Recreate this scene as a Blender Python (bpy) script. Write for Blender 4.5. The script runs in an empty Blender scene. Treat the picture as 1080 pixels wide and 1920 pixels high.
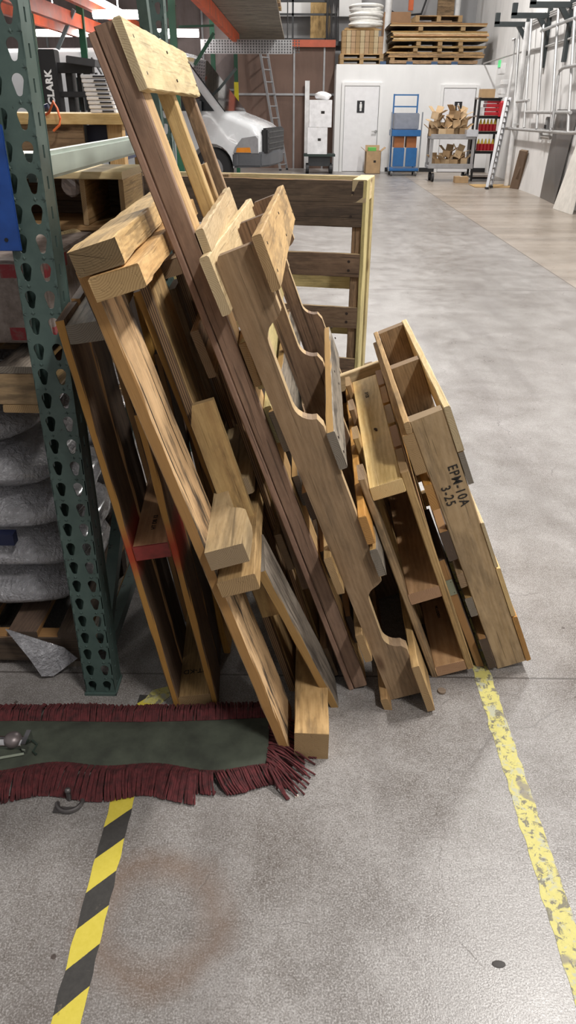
import bpy, bmesh, math, random
from mathutils import Vector, Matrix, noise
S = bpy.context.scene
COL = S.collection
S.view_settings.view_transform = 'Standard'
S.view_settings.look = 'None'
S.view_settings.gamma = 1
S.view_settings.use_curve_mapping = False
S.view_settings.exposure = 0.3
# ------------------------------------------------------------------ camera
F, CX, CY, H = 1385.0, 540.0, 960.0, 1.5
_d = Vector((-14, 2524, F)).normalized()
_y = Vector((20, -760, F)).normalized()
_y = (_y - _d * _y.dot(_d)).normalized()
_up = -_d
_x = _y.cross(_up)
RW = Matrix((_x, _y, _up))          # rows are the world axes seen by the camera (x right, y down, z ahead)
def ray(px, py): return RW @ Vector(((px - CX) / F, (py - CY) / F, 1))
def flo(px, py, z=0.0):
    r = ray(px, py); return Vector((0, 0, H)) + r * ((z - H) / r.z)
def atY(px, py, Y):
    r = ray(px, py); return Vector((0, 0, H)) + r * (Y / r.y)
def atX(px, py, X):
    r = ray(px, py); return Vector((0, 0, H)) + r * (X / r.x)
cam = bpy.data.cameras.new('camera'); co = bpy.data.objects.new('camera', cam); COL.objects.link(co)
cam.sensor_fit = 'VERTICAL'; cam.sensor_height = 36; cam.lens = F / 1920 * 36; cam.clip_start = .02; cam.clip_end = 200
r_, dn_, fw_ = RW.col[0], RW.col[1], RW.col[2]
M4 = Matrix((( RW[0][0], -RW[0][1], -RW[0][2], 0), (RW[1][0], -RW[1][1], -RW[1][2], 0), (RW[2][0], -RW[2][1], -RW[2][2], H), (0, 0, 0, 1)))
co.matrix_world = M4
S.camera = co
# ------------------------------------------------------------------ materials
def C(r, g, b): return (r, g, b, 1)
class NT:
    def __init__(s, name):
        s.m = bpy.data.materials.new(name); s.m.use_nodes = True
        s.t = s.m.node_tree; s.n = s.t.nodes; s.l = s.t.links
        s.b = s.n['Principled BSDF']
    def add(s, k, **kw):
        n = s.n.new(k)
        for a, v in kw.items():
            if a.startswith('i_'):
                key = a[2:]; key = int(key) if key.isdigit() else key.replace('_', ' ')
                n.inputs[key].default_value = v
            else: setattr(n, a, v)
        return n
    def link(s, a, b): s.l.new(a, b)
    def math(s, op, a, b=None, c=None, clamp=False):
        n = s.n.new('ShaderNodeMath'); n.operation = op; n.use_clamp = clamp
        for i, v in enumerate((a, b, c)):
            if v is None: continue
            if isinstance(v, (int, float)): n.inputs[i].default_value = v
            else: s.l.new(v, n.inputs[i])
        return n.outputs[0]
    def mix(s, f, a, b, mode='MIX'):
        n = s.n.new('ShaderNodeMix'); n.data_type = 'RGBA'; n.blend_type = mode; n.clamp_factor = True
        for sock, v in ((n.inputs[0], f), (n.inputs[6], a), (n.inputs[7], b)):
            if isinstance(v, (int, float)): sock.default_value = v
            elif isinstance(v, tuple): sock.default_value = v
            else: s.l.new(v, sock)
        return n.outputs[2]
    def ramp(s, f, pts):
        n = s.n.new('ShaderNodeValToRGB'); e = n.color_ramp.elements
        while len(e) < len(pts): e.new(.5)
        for k, (p, c) in zip(e, pts):
            k.position = p; k.color = c if isinstance(c, tuple) else C(c, c, c)
        s.l.new(f, n.inputs[0]); return n.outputs[0]
    def noise(s, vec, scale, detail=4, rough=.55, dist=0.0):
        n = s.add('ShaderNodeTexNoise'); n.inputs['Scale'].default_value = scale; n.inputs['Detail'].default_value = detail
        n.inputs['Roughness'].default_value = rough; n.inputs['Distortion'].default_value = dist
        s.l.new(vec, n.inputs['Vector']); return n.outputs['Fac']
    def bump(s, h, strength=.3, dist=.002):
        n = s.add('ShaderNodeBump'); n.inputs['Strength'].default_value = strength; n.inputs['Distance'].default_value = dist
        s.l.new(h, n.inputs['Height']); s.l.new(n.outputs[0], s.b.inputs['Normal'])
    def set(s, **kw):
        for k, v in kw.items():
            i = s.b.inputs[k.replace('_', ' ')]
            if isinstance(v, (int, float, tuple)): i.default_value = v
            else: s.l.new(v, i)
        return s.m
_plain = {}
def plain(name, col, rough=.5, metal=0.0, var=.06, scale=8, coat=0.0, bump=0.0, emit=None, es=1):
    if name in _plain: return _plain[name]
    t = NT(name); tc = t.add('ShaderNodeTexCoord'); oi = t.add('ShaderNodeObjectInfo')
    mp = t.add('ShaderNodeVectorMath', operation='ADD'); t.link(tc.outputs['Object'], mp.inputs[0]); t.link(oi.outputs['Random'], mp.inputs[1])
    nz = t.noise(mp.outputs[0], scale, 5, .6)
    dk = tuple(c * (1 - var * 2) for c in col[:3]) + (1,); lt = tuple(min(1, c * (1 + var * 2)) for c in col[:3]) + (1,)
    c = t.ramp(nz, [(.3, dk), (.7, lt)])
    t.set(Base_Color=c, Metallic=metal, Coat_Weight=coat)
    rr = t.math('MULTIPLY_ADD', nz, .25, rough - .125, clamp=True); t.set(Roughness=rr)
    if bump: t.bump(nz, bump, .004)
    if emit: t.set(Emission_Color=emit, Emission_Strength=es)
    _plain[name] = t.m; return t.m
def wood(name, light, dark, stain=.35, crack=.3, grain=1.0, stainc=(.03, .025, .022), rough=.68, red=False, endd=.6, edge=None):
    t = NT(name); tc = t.add('ShaderNodeTexCoord'); oi = t.add('ShaderNodeObjectInfo')
    sep = t.add('ShaderNodeSeparateXYZ'); t.link(tc.outputs['Object'], sep.inputs[0])
    x, y, z = sep.outputs
    rnd = oi.outputs['Random']
    r10 = t.math('MULTIPLY', rnd, 37.3)
    def vec(sx, sy, sz, off=0.0):
        c = t.add('ShaderNodeCombineXYZ')
        t.link(t.math('ADD', t.math('MULTIPLY', x, sx), t.math('ADD', r10, off)), c.inputs[0])
        t.link(t.math('MULTIPLY', y, sy), c.inputs[1]); t.link(t.math('MULTIPLY', z, sz), c.inputs[2]); return c.outputs[0]
    warp = t.noise(vec(2.2, 6, 6), 1.0, 3)
    warp2 = t.noise(vec(5, 30, 30, 9), 1.0, 2)
    # growth rings round a tilted pith line
    oy = t.math('ADD', t.math('MULTIPLY_ADD', x, .05, -.03), t.math('MULTIPLY', t.math('SUBTRACT', rnd, .5), .10))
    yy = t.math('SUBTRACT', t.math('ADD', y, t.math('MULTIPLY', t.math('SUBTRACT', warp, .5), .05)), oy)
    zz = t.math('ADD', z, t.math('MULTIPLY_ADD', t.math('SUBTRACT', warp, .5), .035, .05))
    rad = t.math('SQRT', t.math('ADD', t.math('MULTIPLY', yy, yy), t.math('MULTIPLY', zz, zz)))
    rings = t.math('MULTIPLY_ADD', t.math('SINE', t.math('MULTIPLY', t.math('ADD', rad, t.math('MULTIPLY', warp2, .009)), 1100 * grain)), .5, .5)
    fine = t.noise(vec(9, 420, 420), 1.0, 4, .6)
    fac = t.math('ADD', t.math('MULTIPLY', rings, .26), t.math('MULTIPLY', fine, .85))
    broad = t.noise(vec(1.6, 9, 9, 5), 1.0, 4)
    fac = t.math('MULTIPLY_ADD', t.math('SUBTRACT', broad, .5), 1.3, fac)
    mot = t.noise(vec(24, 60, 60, 31), 1.0, 5, .7)
    fac = t.math('MULTIPLY_ADD', t.math('SUBTRACT', mot, .5), .7, fac)
    c = t.ramp(fac, [(.15, C(*light)), (.95, C(*dark))])
    hv = t.add('ShaderNodeHueSaturation'); t.link(c, hv.inputs['Color'])
    hv.inputs['Saturation'].default_value = 1.05; t.link(t.math('MULTIPLY_ADD', rnd, .30, .94), hv.inputs['Value']); t.link(t.math('MULTIPLY_ADD', t.math('FRACT', r10), .014, .495), hv.inputs['Hue'])
    c = hv.outputs[0]
    st = t.noise(vec(3.2, 16, 16, 21), 1.0, 5, .65)
    c = t.mix(t.math('MULTIPLY', t.ramp(st, [(.52, 0.0), (.62, 1.0)]), stain), c, C(*stainc), 'MIX')
    gl = t.noise(vec(1.1, 5, 5, 3), 1.0, 3)
    c = t.mix(t.math('MULTIPLY', t.ramp(gl, [(.5, 0.0), (.66, 1.0)]), stain * .5), c, C(*[q * .45 for q in dark]))
    cr = t.noise(vec(2.6, 95, 95, 13), 1.0, 3, .5)
    crk = t.ramp(cr, [(.615, 0.0), (.645, 1.0)])
    c = t.mix(t.math('MULTIPLY', crk, crack), c, C(.02, .014, .01))
    # knots
    vo = t.add('ShaderNodeTexVoronoi'); vo.inputs['Scale'].default_value = 1.0; t.link(vec(3.4, 11, 11, 2), vo.inputs['Vector'])
    kn = t.ramp(vo.outputs['Distance'], [(.07, 1.0), (.16, 0.0)])
    sc = t.add('ShaderNodeSeparateColor'); t.link(vo.outputs['Color'], sc.inputs[0])
    kn = t.math('MULTIPLY', kn, t.math('GREATER_THAN', sc.outputs[0], .72))
    c = t.mix(t.math('MULTIPLY', kn, .8), c, C(dark[0] * .35, dark[1] * .25, dark[2] * .2))
    # dirt smears and handling marks
    sm_ = t.noise(vec(7, 22, 22, 41), 1.0, 6, .72)
    c = t.mix(t.math('MULTIPLY', t.ramp(sm_, [(.50, 0.0), (.72, 1.0)]), .30 + .35 * stain), c, C(*[q * .38 for q in dark]))
    c = t.mix(t.math('MULTIPLY', t.ramp(sm_, [(.28, 1.0), (.44, 0.0)]), .30), c, C(*[min(1, q * 1.30) for q in light]))
    # end grain
    ns = t.add('ShaderNodeSeparateXYZ'); t.link(tc.outputs['Normal'], ns.inputs[0])
    en = t.math('GREATER_THAN', t.math('ABSOLUTE', ns.outputs[0]), .8)
    r2 = t.math('MULTIPLY_ADD', t.math('SINE', t.math('MULTIPLY', rad, 1500)), .5, .5)
    ec = t.mix(t.math('ADD', t.math('MULTIPLY', r2, .45), t.math('MULTIPLY', st, .35)), C(*[min(1, a * endd * 1.35) for a in light]), C(*[a * endd for a in dark]))
    c = t.mix(en, c, ec)
    if edge:
        eg = t.math('GREATER_THAN', t.math('ABSOLUTE', ns.outputs[1]), .8)
        egc = t.mix(t.math('ADD', t.math('MULTIPLY', fine, .7), t.math('MULTIPLY', sm_, .4)), C(*edge), C(*[q * .6 for q in edge]))
        c = t.mix(eg, c, egc)
    if red:
        rp = t.noise(tc.outputs['Object'], 14, 3)
        d = t.math('ADD', t.math('ABSOLUTE', t.math('SUBTRACT', x, red)), t.math('MULTIPLY', rp, .05))
        c = t.mix(t.ramp(d, [(.04, .85), (.11, 0.0)]), c, C(.42, .035, .02))
    t.set(Base_Color=c, Roughness=rough)
    t.b.inputs['Specular IOR Level'].default_value = .3
    h = t.math('SUBTRACT', t.math('MULTIPLY', fac, .5), t.math('MULTIPLY', crk, 1.2))
    t.bump(h, .45, .0012)
    return t.m
PE = (.56, .40, .22)
W = {
 'new':   wood('wood_new_pine', (.74, .54, .27), (.50, .32, .13), .10, .05, .5, (.30, .17, .07), .55, endd=.75),
 'pale':  wood('wood_pale_softwood', (.66, .53, .33), (.46, .34, .19), .22, .2, .7, (.2, .14, .08)),
 'tan':   wood('wood_tan', (.50, .335, .17), (.30, .185, .085), .40, .35, .8),
 'tan2':  wood('wood_tan_stained', (.58, .395, .235), (.40, .25, .135), .95, 1.0, .8, edge=(.46, .25, .09)),
 'face':  wood('wood_brown_face', (.35, .245, .155), (.235, .155, .092), .28, .2, .5, edge=PE),
 'stamp': wood('wood_grey_tan_face', (.43, .315, .195), (.31, .215, .12), .35, .35, .6),
 'aged':  wood('wood_aged', (.38, .26, .155), (.20, .128, .075), .5, .5, .8),
 'brown': wood('wood_dark_brown', (.235, .158, .105), (.125, .08, .054), .35, .6, .6, edge=PE),
 'brown2': wood('wood_mauve_brown', (.30, .198, .142), (.20, .125, .09), .25, .5, .5),
 'hatch': wood('wood_hatched_tan', (.62, .44, .22), (.36, .22, .10), .25, .1, 1.6),
 'dark':  wood('wood_black_brown', (.13, .09, .065), (.06, .042, .033), .4, .5, .8, edge=(.40, .22, .09)),
 'darkend': wood('wood_tan_dark_end', (.60, .42, .22), (.36, .23, .11), .35, .35, .7, endd=.24),
 'brownend': wood('wood_tan_brown_end', (.62, .42, .20), (.40, .24, .10), .25, .25, .7, endd=.55),
 'orange':wood('wood_orange_pine', (.58, .32, .11), (.38, .18, .05), .3, .3, .8),
 'l1':    wood('wood_brown_orange_edge', (.30, .185, .11), (.16, .095, .06), .45, .5, .7, edge=(.52, .27, .07)),
 'grey':  wood('wood_weathered_grey', (.33, .285, .23), (.14, .118, .095), .75, .6, .9, edge=(.44, .27, .10)),
 'pink':  wood('wood_pink_douglas', (.55, .335, .20), (.37, .205, .11), .2, .1, .45),
 'ply':   wood('wood_plywood_face', (.50, .35, .17), (.28, .17, .08), .5, .1, .35),
 'yellow':wood('wood_yellow_poplar', (.58, .49, .25), (.40, .32, .15), .3, .2, .6),
}
# plywood edge with dark laminations
def ply_edge():
    t = NT('plywood_laminated'); tc = t.add('ShaderNodeTexCoord'); s = t.add('ShaderNodeSeparateXYZ'); t.link(tc.outputs['Object'], s.inputs[0])
    nz = t.noise(tc.outputs['Object'], 9, 4)
    lam = t.math('GREATER_THAN', t.math('SINE', t.math('MULTIPLY', s.outputs[2], 1250)), .1)
    edge = t.mix(lam, C(.30, .18, .09), C(.085, .05, .03))
    ns = t.add('ShaderNodeSeparateXYZ'); t.link(tc.outputs['Normal'], ns.inputs[0])
    face = t.ramp(nz, [(.35, C(.33, .22, .11)), (.6, C(.19, .115, .06))])
    c = t.mix(t.math('GREATER_THAN', t.math('ABSOLUTE', ns.outputs[2]), .8), edge, face)
    return t.set(Base_Color=c, Roughness=.7)
W['lam'] = ply_edge()
DK = W['dark']
# ------------------------------------------------------------------ mesh helpers
class MB:
    def __init__(s): s.b = bmesh.new()
    def box(s, c, d, rot=None):
        m = Matrix.Translation(Vector(c))
        if rot is not None: m = m @ (rot.to_4x4() if isinstance(rot, Matrix) else Matrix.Rotation(rot, 4, 'Z'))
        m = m @ Matrix.Diagonal((d[0], d[1], d[2], 1))
        bmesh.ops.create_cube(s.b, size=1, matrix=m); return s
    def cyl(s, a, b, r, r2=None, seg=12, caps=True):
        a, b = Vector(a), Vector(b); d = b - a
        m = Matrix.Translation((a + b) / 2) @ d.to_track_quat('Z', 'Y').to_matrix().to_4x4()
        bmesh.ops.create_cone(s.b, cap_ends=caps, segments=seg, radius1=r, radius2=r if r2 is None else r2, depth=d.length, matrix=m); return s
    def sph(s, c, r, sc=(1, 1, 1), seg=14):
        bmesh.ops.create_uvsphere(s.b, u_segments=seg, v_segments=max(6, seg // 2 + 2), radius=r, matrix=Matrix.Translation(Vector(c)) @ Matrix.Diagonal((*sc, 1))); return s
    def prism(s, pts, off):
        """pts: list of 3-D points (planar loop), off: extrusion vector"""
        a = [s.b.verts.new(p) for p in pts]; b = [s.b.verts.new(Vector(p) + Vector(off)) for p in pts]
        n = len(a)
        s.b.faces.new(a[::-1]); s.b.faces.new(b)
        for i in range(n): s.b.faces.new((a[i], a[(i + 1) % n], b[(i + 1) % n], b[i]))
        return s
    def tube(s, pts, r, seg=8, closed=False):
        pts = [Vector(p) for p in pts]; rings = []
        for i, p in enumerate(pts):
            if i == 0: d = pts[1] - p
            elif i == len(pts) - 1: d = p - pts[i - 1]
            else: d = pts[i + 1] - pts[i - 1]
            q = d.to_track_quat('Z', 'Y').to_matrix()
            rr = r[i] if isinstance(r, (list, tuple)) else r
            rings.append([s.b.verts.new(p + q @ Vector((math.cos(2 * math.pi * k / seg) * rr, math.sin(2 * math.pi * k / seg) * rr, 0))) for k in range(seg)])
        for i in range(len(rings) - 1):
            for k in range(seg):
                s.b.faces.new((rings[i][k], rings[i][(k + 1) % seg], rings[i + 1][(k + 1) % seg], rings[i + 1][k]))
        s.b.faces.new(rings[0][::-1]); s.b.faces.new(rings[-1]); return s
    def torus(s, c, R, r, rot=None, seg=24, a0=0, a1=2 * math.pi):
        c = Vector(c); rot = rot or Matrix.Identity(3)
        n = seg; pts = [c + rot @ Vector((math.cos(a0 + (a1 - a0) * i / n) * R, math.sin(a0 + (a1 - a0) * i / n) * R, 0)) for i in range(n + 1)]
        return s.tube(pts, r, 8)
    def build(s, name, mat, parent=None, loc=None, smooth=False, bevel=0, mat4=None):
        me = bpy.data.meshes.new(name)
        bmesh.ops.recalc_face_normals(s.b, faces=s.b.faces)
        if bevel:
            bmesh.ops.bevel(s.b, geom=list(s.b.edges), offset=bevel, segments=2, affect='EDGES', clamp_overlap=True)
        if smooth:
            for f in s.b.faces: f.smooth = True
            for e in s.b.edges:
                if len(e.link_faces) == 2 and e.calc_face_angle(0) > .7: e.smooth = False
        s.b.to_mesh(me); s.b.free()
        me.materials.append(mat)
        o = bpy.data.objects.new(name, me); COL.objects.link(o)
        if parent: o.parent = parent
        if mat4 is not None: o.matrix_local = mat4
        elif loc is not None: o.location = loc
        return o
def tag(o, label=None, cat=None, group=None, kind=None):
    if label: o['label'] = label
    if cat: o['category'] = cat
    if group: o['group'] = group
    if kind: o['kind'] = kind
    return o
def thing(name, label, cat, loc=(0, 0, 0), rz=0.0, group=None, mat=None):
    o = bpy.data.objects.new(name, None); COL.objects.link(o); o.empty_display_size = .1
    if mat is not None: o.matrix_world = mat
    else: o.location = loc; o.rotation_euler = (0, 0, rz)
    return tag(o, label, cat, group)
def single(mb, name, mat, label, cat, origin=(0, 0, 0), group=None, **kw):
    """a thing that is one mesh: geometry is given in world space, its origin is moved to origin"""
    origin = Vector(origin)
    bmesh.ops.translate(mb.b, verts=mb.b.verts, vec=-origin)
    return tag(mb.build(name, mat, loc=origin, **kw), label, cat, group)
def struct(mb, name, mat, **kw): return tag(mb.build(name, mat, **kw), kind='structure')
def text_mesh(name, body, size, mat, parent, m4, extrude=.0004, sx=1.0, bold=0.0, spc=1.0):
    cu = bpy.data.curves.new(name, 'FONT'); cu.body = body; cu.size = size; cu.extrude = extrude; cu.align_x = 'CENTER'; cu.align_y = 'CENTER'; cu.offset = bold; cu.space_character = spc
    ob = bpy.data.objects.new(name + '_c', cu); COL.objects.link(ob)
    dg = bpy.context.evaluated_depsgraph_get()
    me = bpy.data.meshes.new_from_object(ob.evaluated_get(dg)); bpy.data.objects.remove(ob)
    for v in me.vertices: v.co.x *= sx
    me.materials.clear(); me.materials.append(mat); me.name = name
    o = bpy.data.objects.new(name, me); COL.objects.link(o)
    if parent: o.parent = parent
    o.matrix_local = m4; return o
def holed_plate(w, h, holes, t):
    """mesh of a w x h plate (x from 0..w, y from 0..h) with hole outlines, thickness t, centred on z=0"""
    cu = bpy.data.curves.new('plate', 'CURVE'); cu.dimensions = '2D'; cu.fill_mode = 'BOTH'; cu.extrude = t / 2
    for pts in [[(0, 0), (w, 0), (w, h), (0, h)]] + holes:
        sp = cu.splines.new('POLY'); sp.points.add(len(pts) - 1)
        for q, p in zip(sp.points, pts): q.co = (p[0], p[1], 0, 1)
        sp.use_cyclic_u = True
    ob = bpy.data.objects.new('plate_c', cu); COL.objects.link(ob)
    dg = bpy.context.evaluated_depsgraph_get()
    me = bpy.data.meshes.new_from_object(ob.evaluated_get(dg)); bpy.data.objects.remove(ob); return me
rng = random.Random(7)
def plank_bm(L, Wd, T, seed=0, rough=.0016, ch=.0025, endrough=.003):
    """rough sawn board, length on X, width on Y, thickness on Z, centred"""
    b = bmesh.new(); R = random.Random(seed)
    n = max(3, min(26, int(L / .06) + 1)); rings = []
    ch = min(ch, T * .2)
    base = [(-Wd/2+ch, -T/2), (Wd/2-ch, -T/2), (Wd/2, -T/2+ch), (Wd/2, T/2-ch), (Wd/2-ch, T/2), (-Wd/2+ch, T/2), (-Wd/2, T/2-ch), (-Wd/2, -T/2+ch)]
    so = R.random() * 100
    for i in range(n):
        u = i / (n - 1); x = (u - .5) * L
        bow = noise.noise(Vector((x * 1.3, so, 0))) * rough * 2; ring = []
        for k, (y, z) in enumerate(base):
            jy = noise.noise(Vector((x * 14, so + (k // 2) * 7.1, 3))) * rough
            jz = noise.noise(Vector((x * 14, so + (k // 2) * 5.3, 9))) * rough * .6
            xe = (R.random() - .5) * endrough if i in (0, n - 1) else 0
            ring.append(b.verts.new((x + xe, y + jy, z + jz + bow * .3)))
        rings.append(ring)
    for i in range(n - 1):
        for k in range(8): b.faces.new((rings[i][k], rings[i][(k + 1) % 8], rings[i + 1][(k + 1) % 8], rings[i + 1][k]))
    b.faces.new(rings[0][::-1]); b.faces.new(rings[-1])
    bmesh.ops.recalc_face_normals(b, faces=b.faces)
    return b
_seed = [0]
def nxt(): _seed[0] += 1; return _seed[0]
def board(parent, name, mat, a, b, extra=None, label=None, rough=.0016, axis=None, flat=None):
    """board filling local box a..b of parent; grain along the longest side, wide side on its own Y"""
    c = [(p + q) / 2 for p, q in zip(a, b)]; d = [abs(q - p) for p, q in zip(a, b)]
    il = 'xyz'.index(axis) if axis else d.index(max(d))
    iw, it = sorted([k for k in range(3) if k != il], key=lambda k: -d[k])
    E = [Vector((1, 0, 0)), Vector((0, 1, 0)), Vector((0, 0, 1))]
    X, Y = E[il], E[iw]; Z = X.cross(Y); rm = Matrix((X, Y, Z)).transposed().to_4x4()
    me = bpy.data.meshes.new(name); bm = plank_bm(d[il], d[iw], d[it], nxt(), rough); bm.to_mesh(me); bm.free()
    me.materials.append(W[mat] if isinstance(mat, str) else mat)
    o = bpy.data.objects.new(name, me); COL.objects.link(o)
    m = Matrix.Translation(c) @ (extra or Matrix.Identity(4)) @ rm
    if parent: o.parent = parent; o.matrix_local = m
    else: o.matrix_world = m
    if label: o['label'] = label
    return o
def fr(th, ph, ps, X0, Y0, z0=0.0):
    """leaning frame: local x = depth (away), y = up along the lean, z = towards the upper right side"""
    U = Vector((-math.sin(th) * math.cos(ph), -math.sin(th) * math.sin(ph), math.cos(th)))
    V = Vector((-math.sin(ph), math.cos(ph), 0)); N = V.cross(U)
    U2 = U * math.cos(ps) - V * math.sin(ps); V2 = V * math.cos(ps) + U * math.sin(ps)
    m = Matrix((V2, U2, N)).transposed().to_4x4(); m.translation = (X0, Y0, z0); return m
def stringer(parent, name, mat, pts, v0, v1, label=None, plane='un'):
    """notched stringer: outline (u, n) extruded from v0 to v1 (plane 'un'), or outline (v, n) extruded along u (plane 'vn')"""
    b = MB(); R = random.Random(nxt())
    us = [p[0] for p in pts]; ns = [p[1] for p in pts]; cu = (min(us) + max(us)) / 2; cn = (min(ns) + max(ns)) / 2
    q = []
    m_ = len(pts)
    for i in range(m_):
        p, p2 = Vector(pts[i]), Vector(pts[(i + 1) % m_]); k = max(1, int((p2 - p).length / .05))
        for j in range(k):
            r = p.lerp(p2, j / k); w = .0007 if j else 0
            q.append((r.x - cu + R.uniform(-w, w), r.y - cn + R.uniform(-w, w)))
    t = (v1 - v0) / 2
    b.prism([(x, y, -t) for x, y in q], (0, 0, 2 * t))
    cv = (v0 + v1) / 2
    if plane == 'un':   # X->y(u) , Y->z(n), Z->x(v)
        m = Matrix(((0, 0, 1, cv), (1, 0, 0, cu), (0, 1, 0, cn), (0, 0, 0, 1)))
    else:               # X->x(v), Y->z(n), Z->-y(u)
        m = Matrix(((1, 0, 0, cu), (0, 0, -1, cv), (0, 1, 0, cn), (0, 0, 0, 1)))
    o = b.build(name, W[mat] if isinstance(mat, str) else mat, parent, mat4=m)
    if label: o['label'] = label
    return o
def arc(cx, cy, r, a0, a1, n=7): return [(cx + r * math.cos(math.radians(a0 + (a1 - a0) * i / n)), cy + r * math.sin(math.radians(a0 + (a1 - a0) * i / n))) for i in range(n + 1)]
def lean(P0, P1, vdir=(0, 1, 0)):
    """frame at P0: y towards P1, x = depth direction, z = outward"""
    P0, P1 = Vector(P0), Vector(P1); U = (P1 - P0).normalized(); V = Vector(vdir); V = (V - U * V.dot(U)).normalized(); N = V.cross(U)
    m = Matrix((V, U, N)).transposed().to_4x4(); m.translation = P0; return m, (P1 - P0).length
def sub(root, m):
    """local matrix of world frame m under root"""
    return root.matrix_world.inverted() @ m
def board_m(parent, name, mat, m, a, b, label=None, **kw):
    """board in frame m (world), parented to parent"""
    o = board(None, name, mat, a, b, **kw)
    w = m @ o.matrix_world; o.parent = parent
    o.matrix_local = (parent.matrix_world.inverted() @ w) if parent else w
    if label: o['label'] = label
    return o
INK = plain('stamp_ink', C(.02, .017, .015), .8, var=.02)
RUST = plain('nail_steel', C(.06, .045, .04), .5, .6)
def nails(parent, pts, axis, r=.004):
    """nail heads: each its own part; pts in parent's local space, axis = local direction"""
    for p in pts:
        p = Vector(p); a = Vector(axis)
        MB().cyl(p - a * .003, p + a * .0012, r, seg=8).build('nail', RUST, parent)
def under(child, par):
    """make child (a part) a sub-part of par, a sibling part, without moving it"""
    bpy.context.view_layer.update(); w = child.matrix_world.copy(); pw = par.matrix_world.copy()
    child.parent = par; child.matrix_parent_inverse = Matrix.Identity(4); child.matrix_basis = pw.inverted() @ w; return child
def part(root, name, k=0): return [o for o in root.children if o.name.split('.')[0] == name][k]
R_ = random.Random(3)
# =================================================================== THE PILE
# ---- pallet stamped EPM-10A (rightmost)
K = thing('wooden_pallet', 'rightmost leaning pallet, black stamped lettering on its tan stringer', 'pallet', mat=fr(.396, -.001, .008, .624, 1.752), group=None)
kl, kh = .872, .088
for i, v in enumerate((0, .414, .797)):
    o = board(K, 'stringer', 'stamp' if i == 0 else 'aged', (v, 0, 0), (v + .036, kl, kh), rough=.001)
    o['label'] = 'stringer with black stamped lettering' if i == 0 else 'plain stringer'
for i, (u0, u1) in enumerate(((.72, .84), (.61, .69), (.43, .53), (.34, .39), (.22, .29), (.02, .14))):
    board(K, 'deck_board', ['tan', 'orange', 'dark', 'aged', 'grey', 'dark'][i], (-.012 if i % 2 else .0, u0, [-.030, -.022, -.026, -.02, -.022, -.024][i]), (.83 - .02 * i, u1, 0), rough=.002)
board(K, 'deck_board', 'tan', (.0, .842, -.017), (.83, .874, -.001))
for i, (u0, u1, m_, n1) in enumerate(((.745, .877, 'pale', .018), (.365, .52, 'pale', .010), (.18, .36, 'new', .012), (.001, .175, 'orange', .016))):
    board(K, 'deck_board', m_, (-.003, u0, kh), (.835, u1, kh + n1), rough=.003)
# broken board hanging from the right side
bb = MB(); bb.prism([(-.002, .645, kh + .001), (-.002, .744, kh + .001), (.09, .744, kh + .001), (.07, .70, kh + .001)], (0, 0, .015)); bb.build('broken_board', W['grey'], K)
tx = Matrix(((0, 0, -1, -.0008), (-1, 0, 0, 0), (0, 1, 0, 0), (0, 0, 0, 1)))
def tk(u, n): m = tx.copy(); m[1][3] = u; m[2][3] = n; return m
L_1 = text_mesh('stamp_lettering', 'EPM-10A', .036, INK, K, tk(.652, .064), sx=.82, bold=.00025, spc=1.20)
L_2 = text_mesh('stamp_lettering', '3-25', .036, INK, K, tk(.632, .030), sx=.82, bold=.00025, spc=1.20)
K_S = [o for o in K.children if o.get('label') == 'stringer with black stamped lettering'][0]; under(L_1, K_S); under(L_2, K_S)
# ---- pallet in new pine (J)
J = thing('wooden_pallet', 'pale new pine pallet with a knot in its topmost lumber, beside the stamped pallet', 'pallet', mat=fr(.367, -.014, .016, .436, 1.712))
jl, jh = .682, .089
board(J, 'stringer', 'new', (0, jl - .040, 0), (.80, jl, jh), label='pale top stringer with a dark knot', rough=.0008)
MB().cyl((.34, jl - .001, .050), (.34, jl + .0012, .052), .009, seg=10).build('knot', plain('knot_dark', C(.05, .03, .02), .8), J)
sm = Matrix(((1, 0, 0, .64), (0, 0, 1, jl + .0005), (0, -1, 0, .044), (0, 0, 0, 1)))
text_mesh('grade_stamp', 'KD-HT', .017, INK, J, sm @ Matrix.Rotation(0, 4, 'Z'))
board(J, 'stringer', 'pink', (0, .286, 0), (.80, .324, jh), rough=.0008)
board(J, 'stringer', 'pink', (0, .002, 0), (.80, .040, jh), label='pinkish lowest stringer', rough=.0008)
for i, v in enumerate((0, .26, .48, .70)):
    board(J, 'deck_board', ['aged', 'tan', 'aged', 'tan'][i], (v, -.002, -.018), (v + .09, jl + .03, 0), rough=.001)
for i, v in enumerate((0, .163, .326, .489, .652)):
    board(J, 'deck_board', ['tan', 'pink', 'tan', 'orange', 'pink', 'tan'][i], (v, -.001, jh), (v + .145, jl + .012, jh + .021), rough=.001)
gm = Matrix(((1, 0, 0, .25), (0, 0, 1, .0405), (0, -1, 0, .05), (0, 0, 0, 1)))
text_mesh('grade_stamp', 'HOUSTON', .013, INK, J, gm)
im = Matrix(((0, 0, 1, .1), (1, 0, 0, .36), (0, 0, 0, 0), (0, 0, 0, 1)))
# inner face of the right deck (its normal is -z): reads downwards
def inner(v, u): return Matrix(((1, 0, 0, v), (0, 1, 0, u), (0, 0, 1, jh - .0008), (0, 0, 0, 1))) @ Matrix.Rotation(math.pi, 4, 'Y')
text_mesh('grade_stamp', 'HOUSTON', .014, INK, J, inner(.08, .345))
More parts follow.
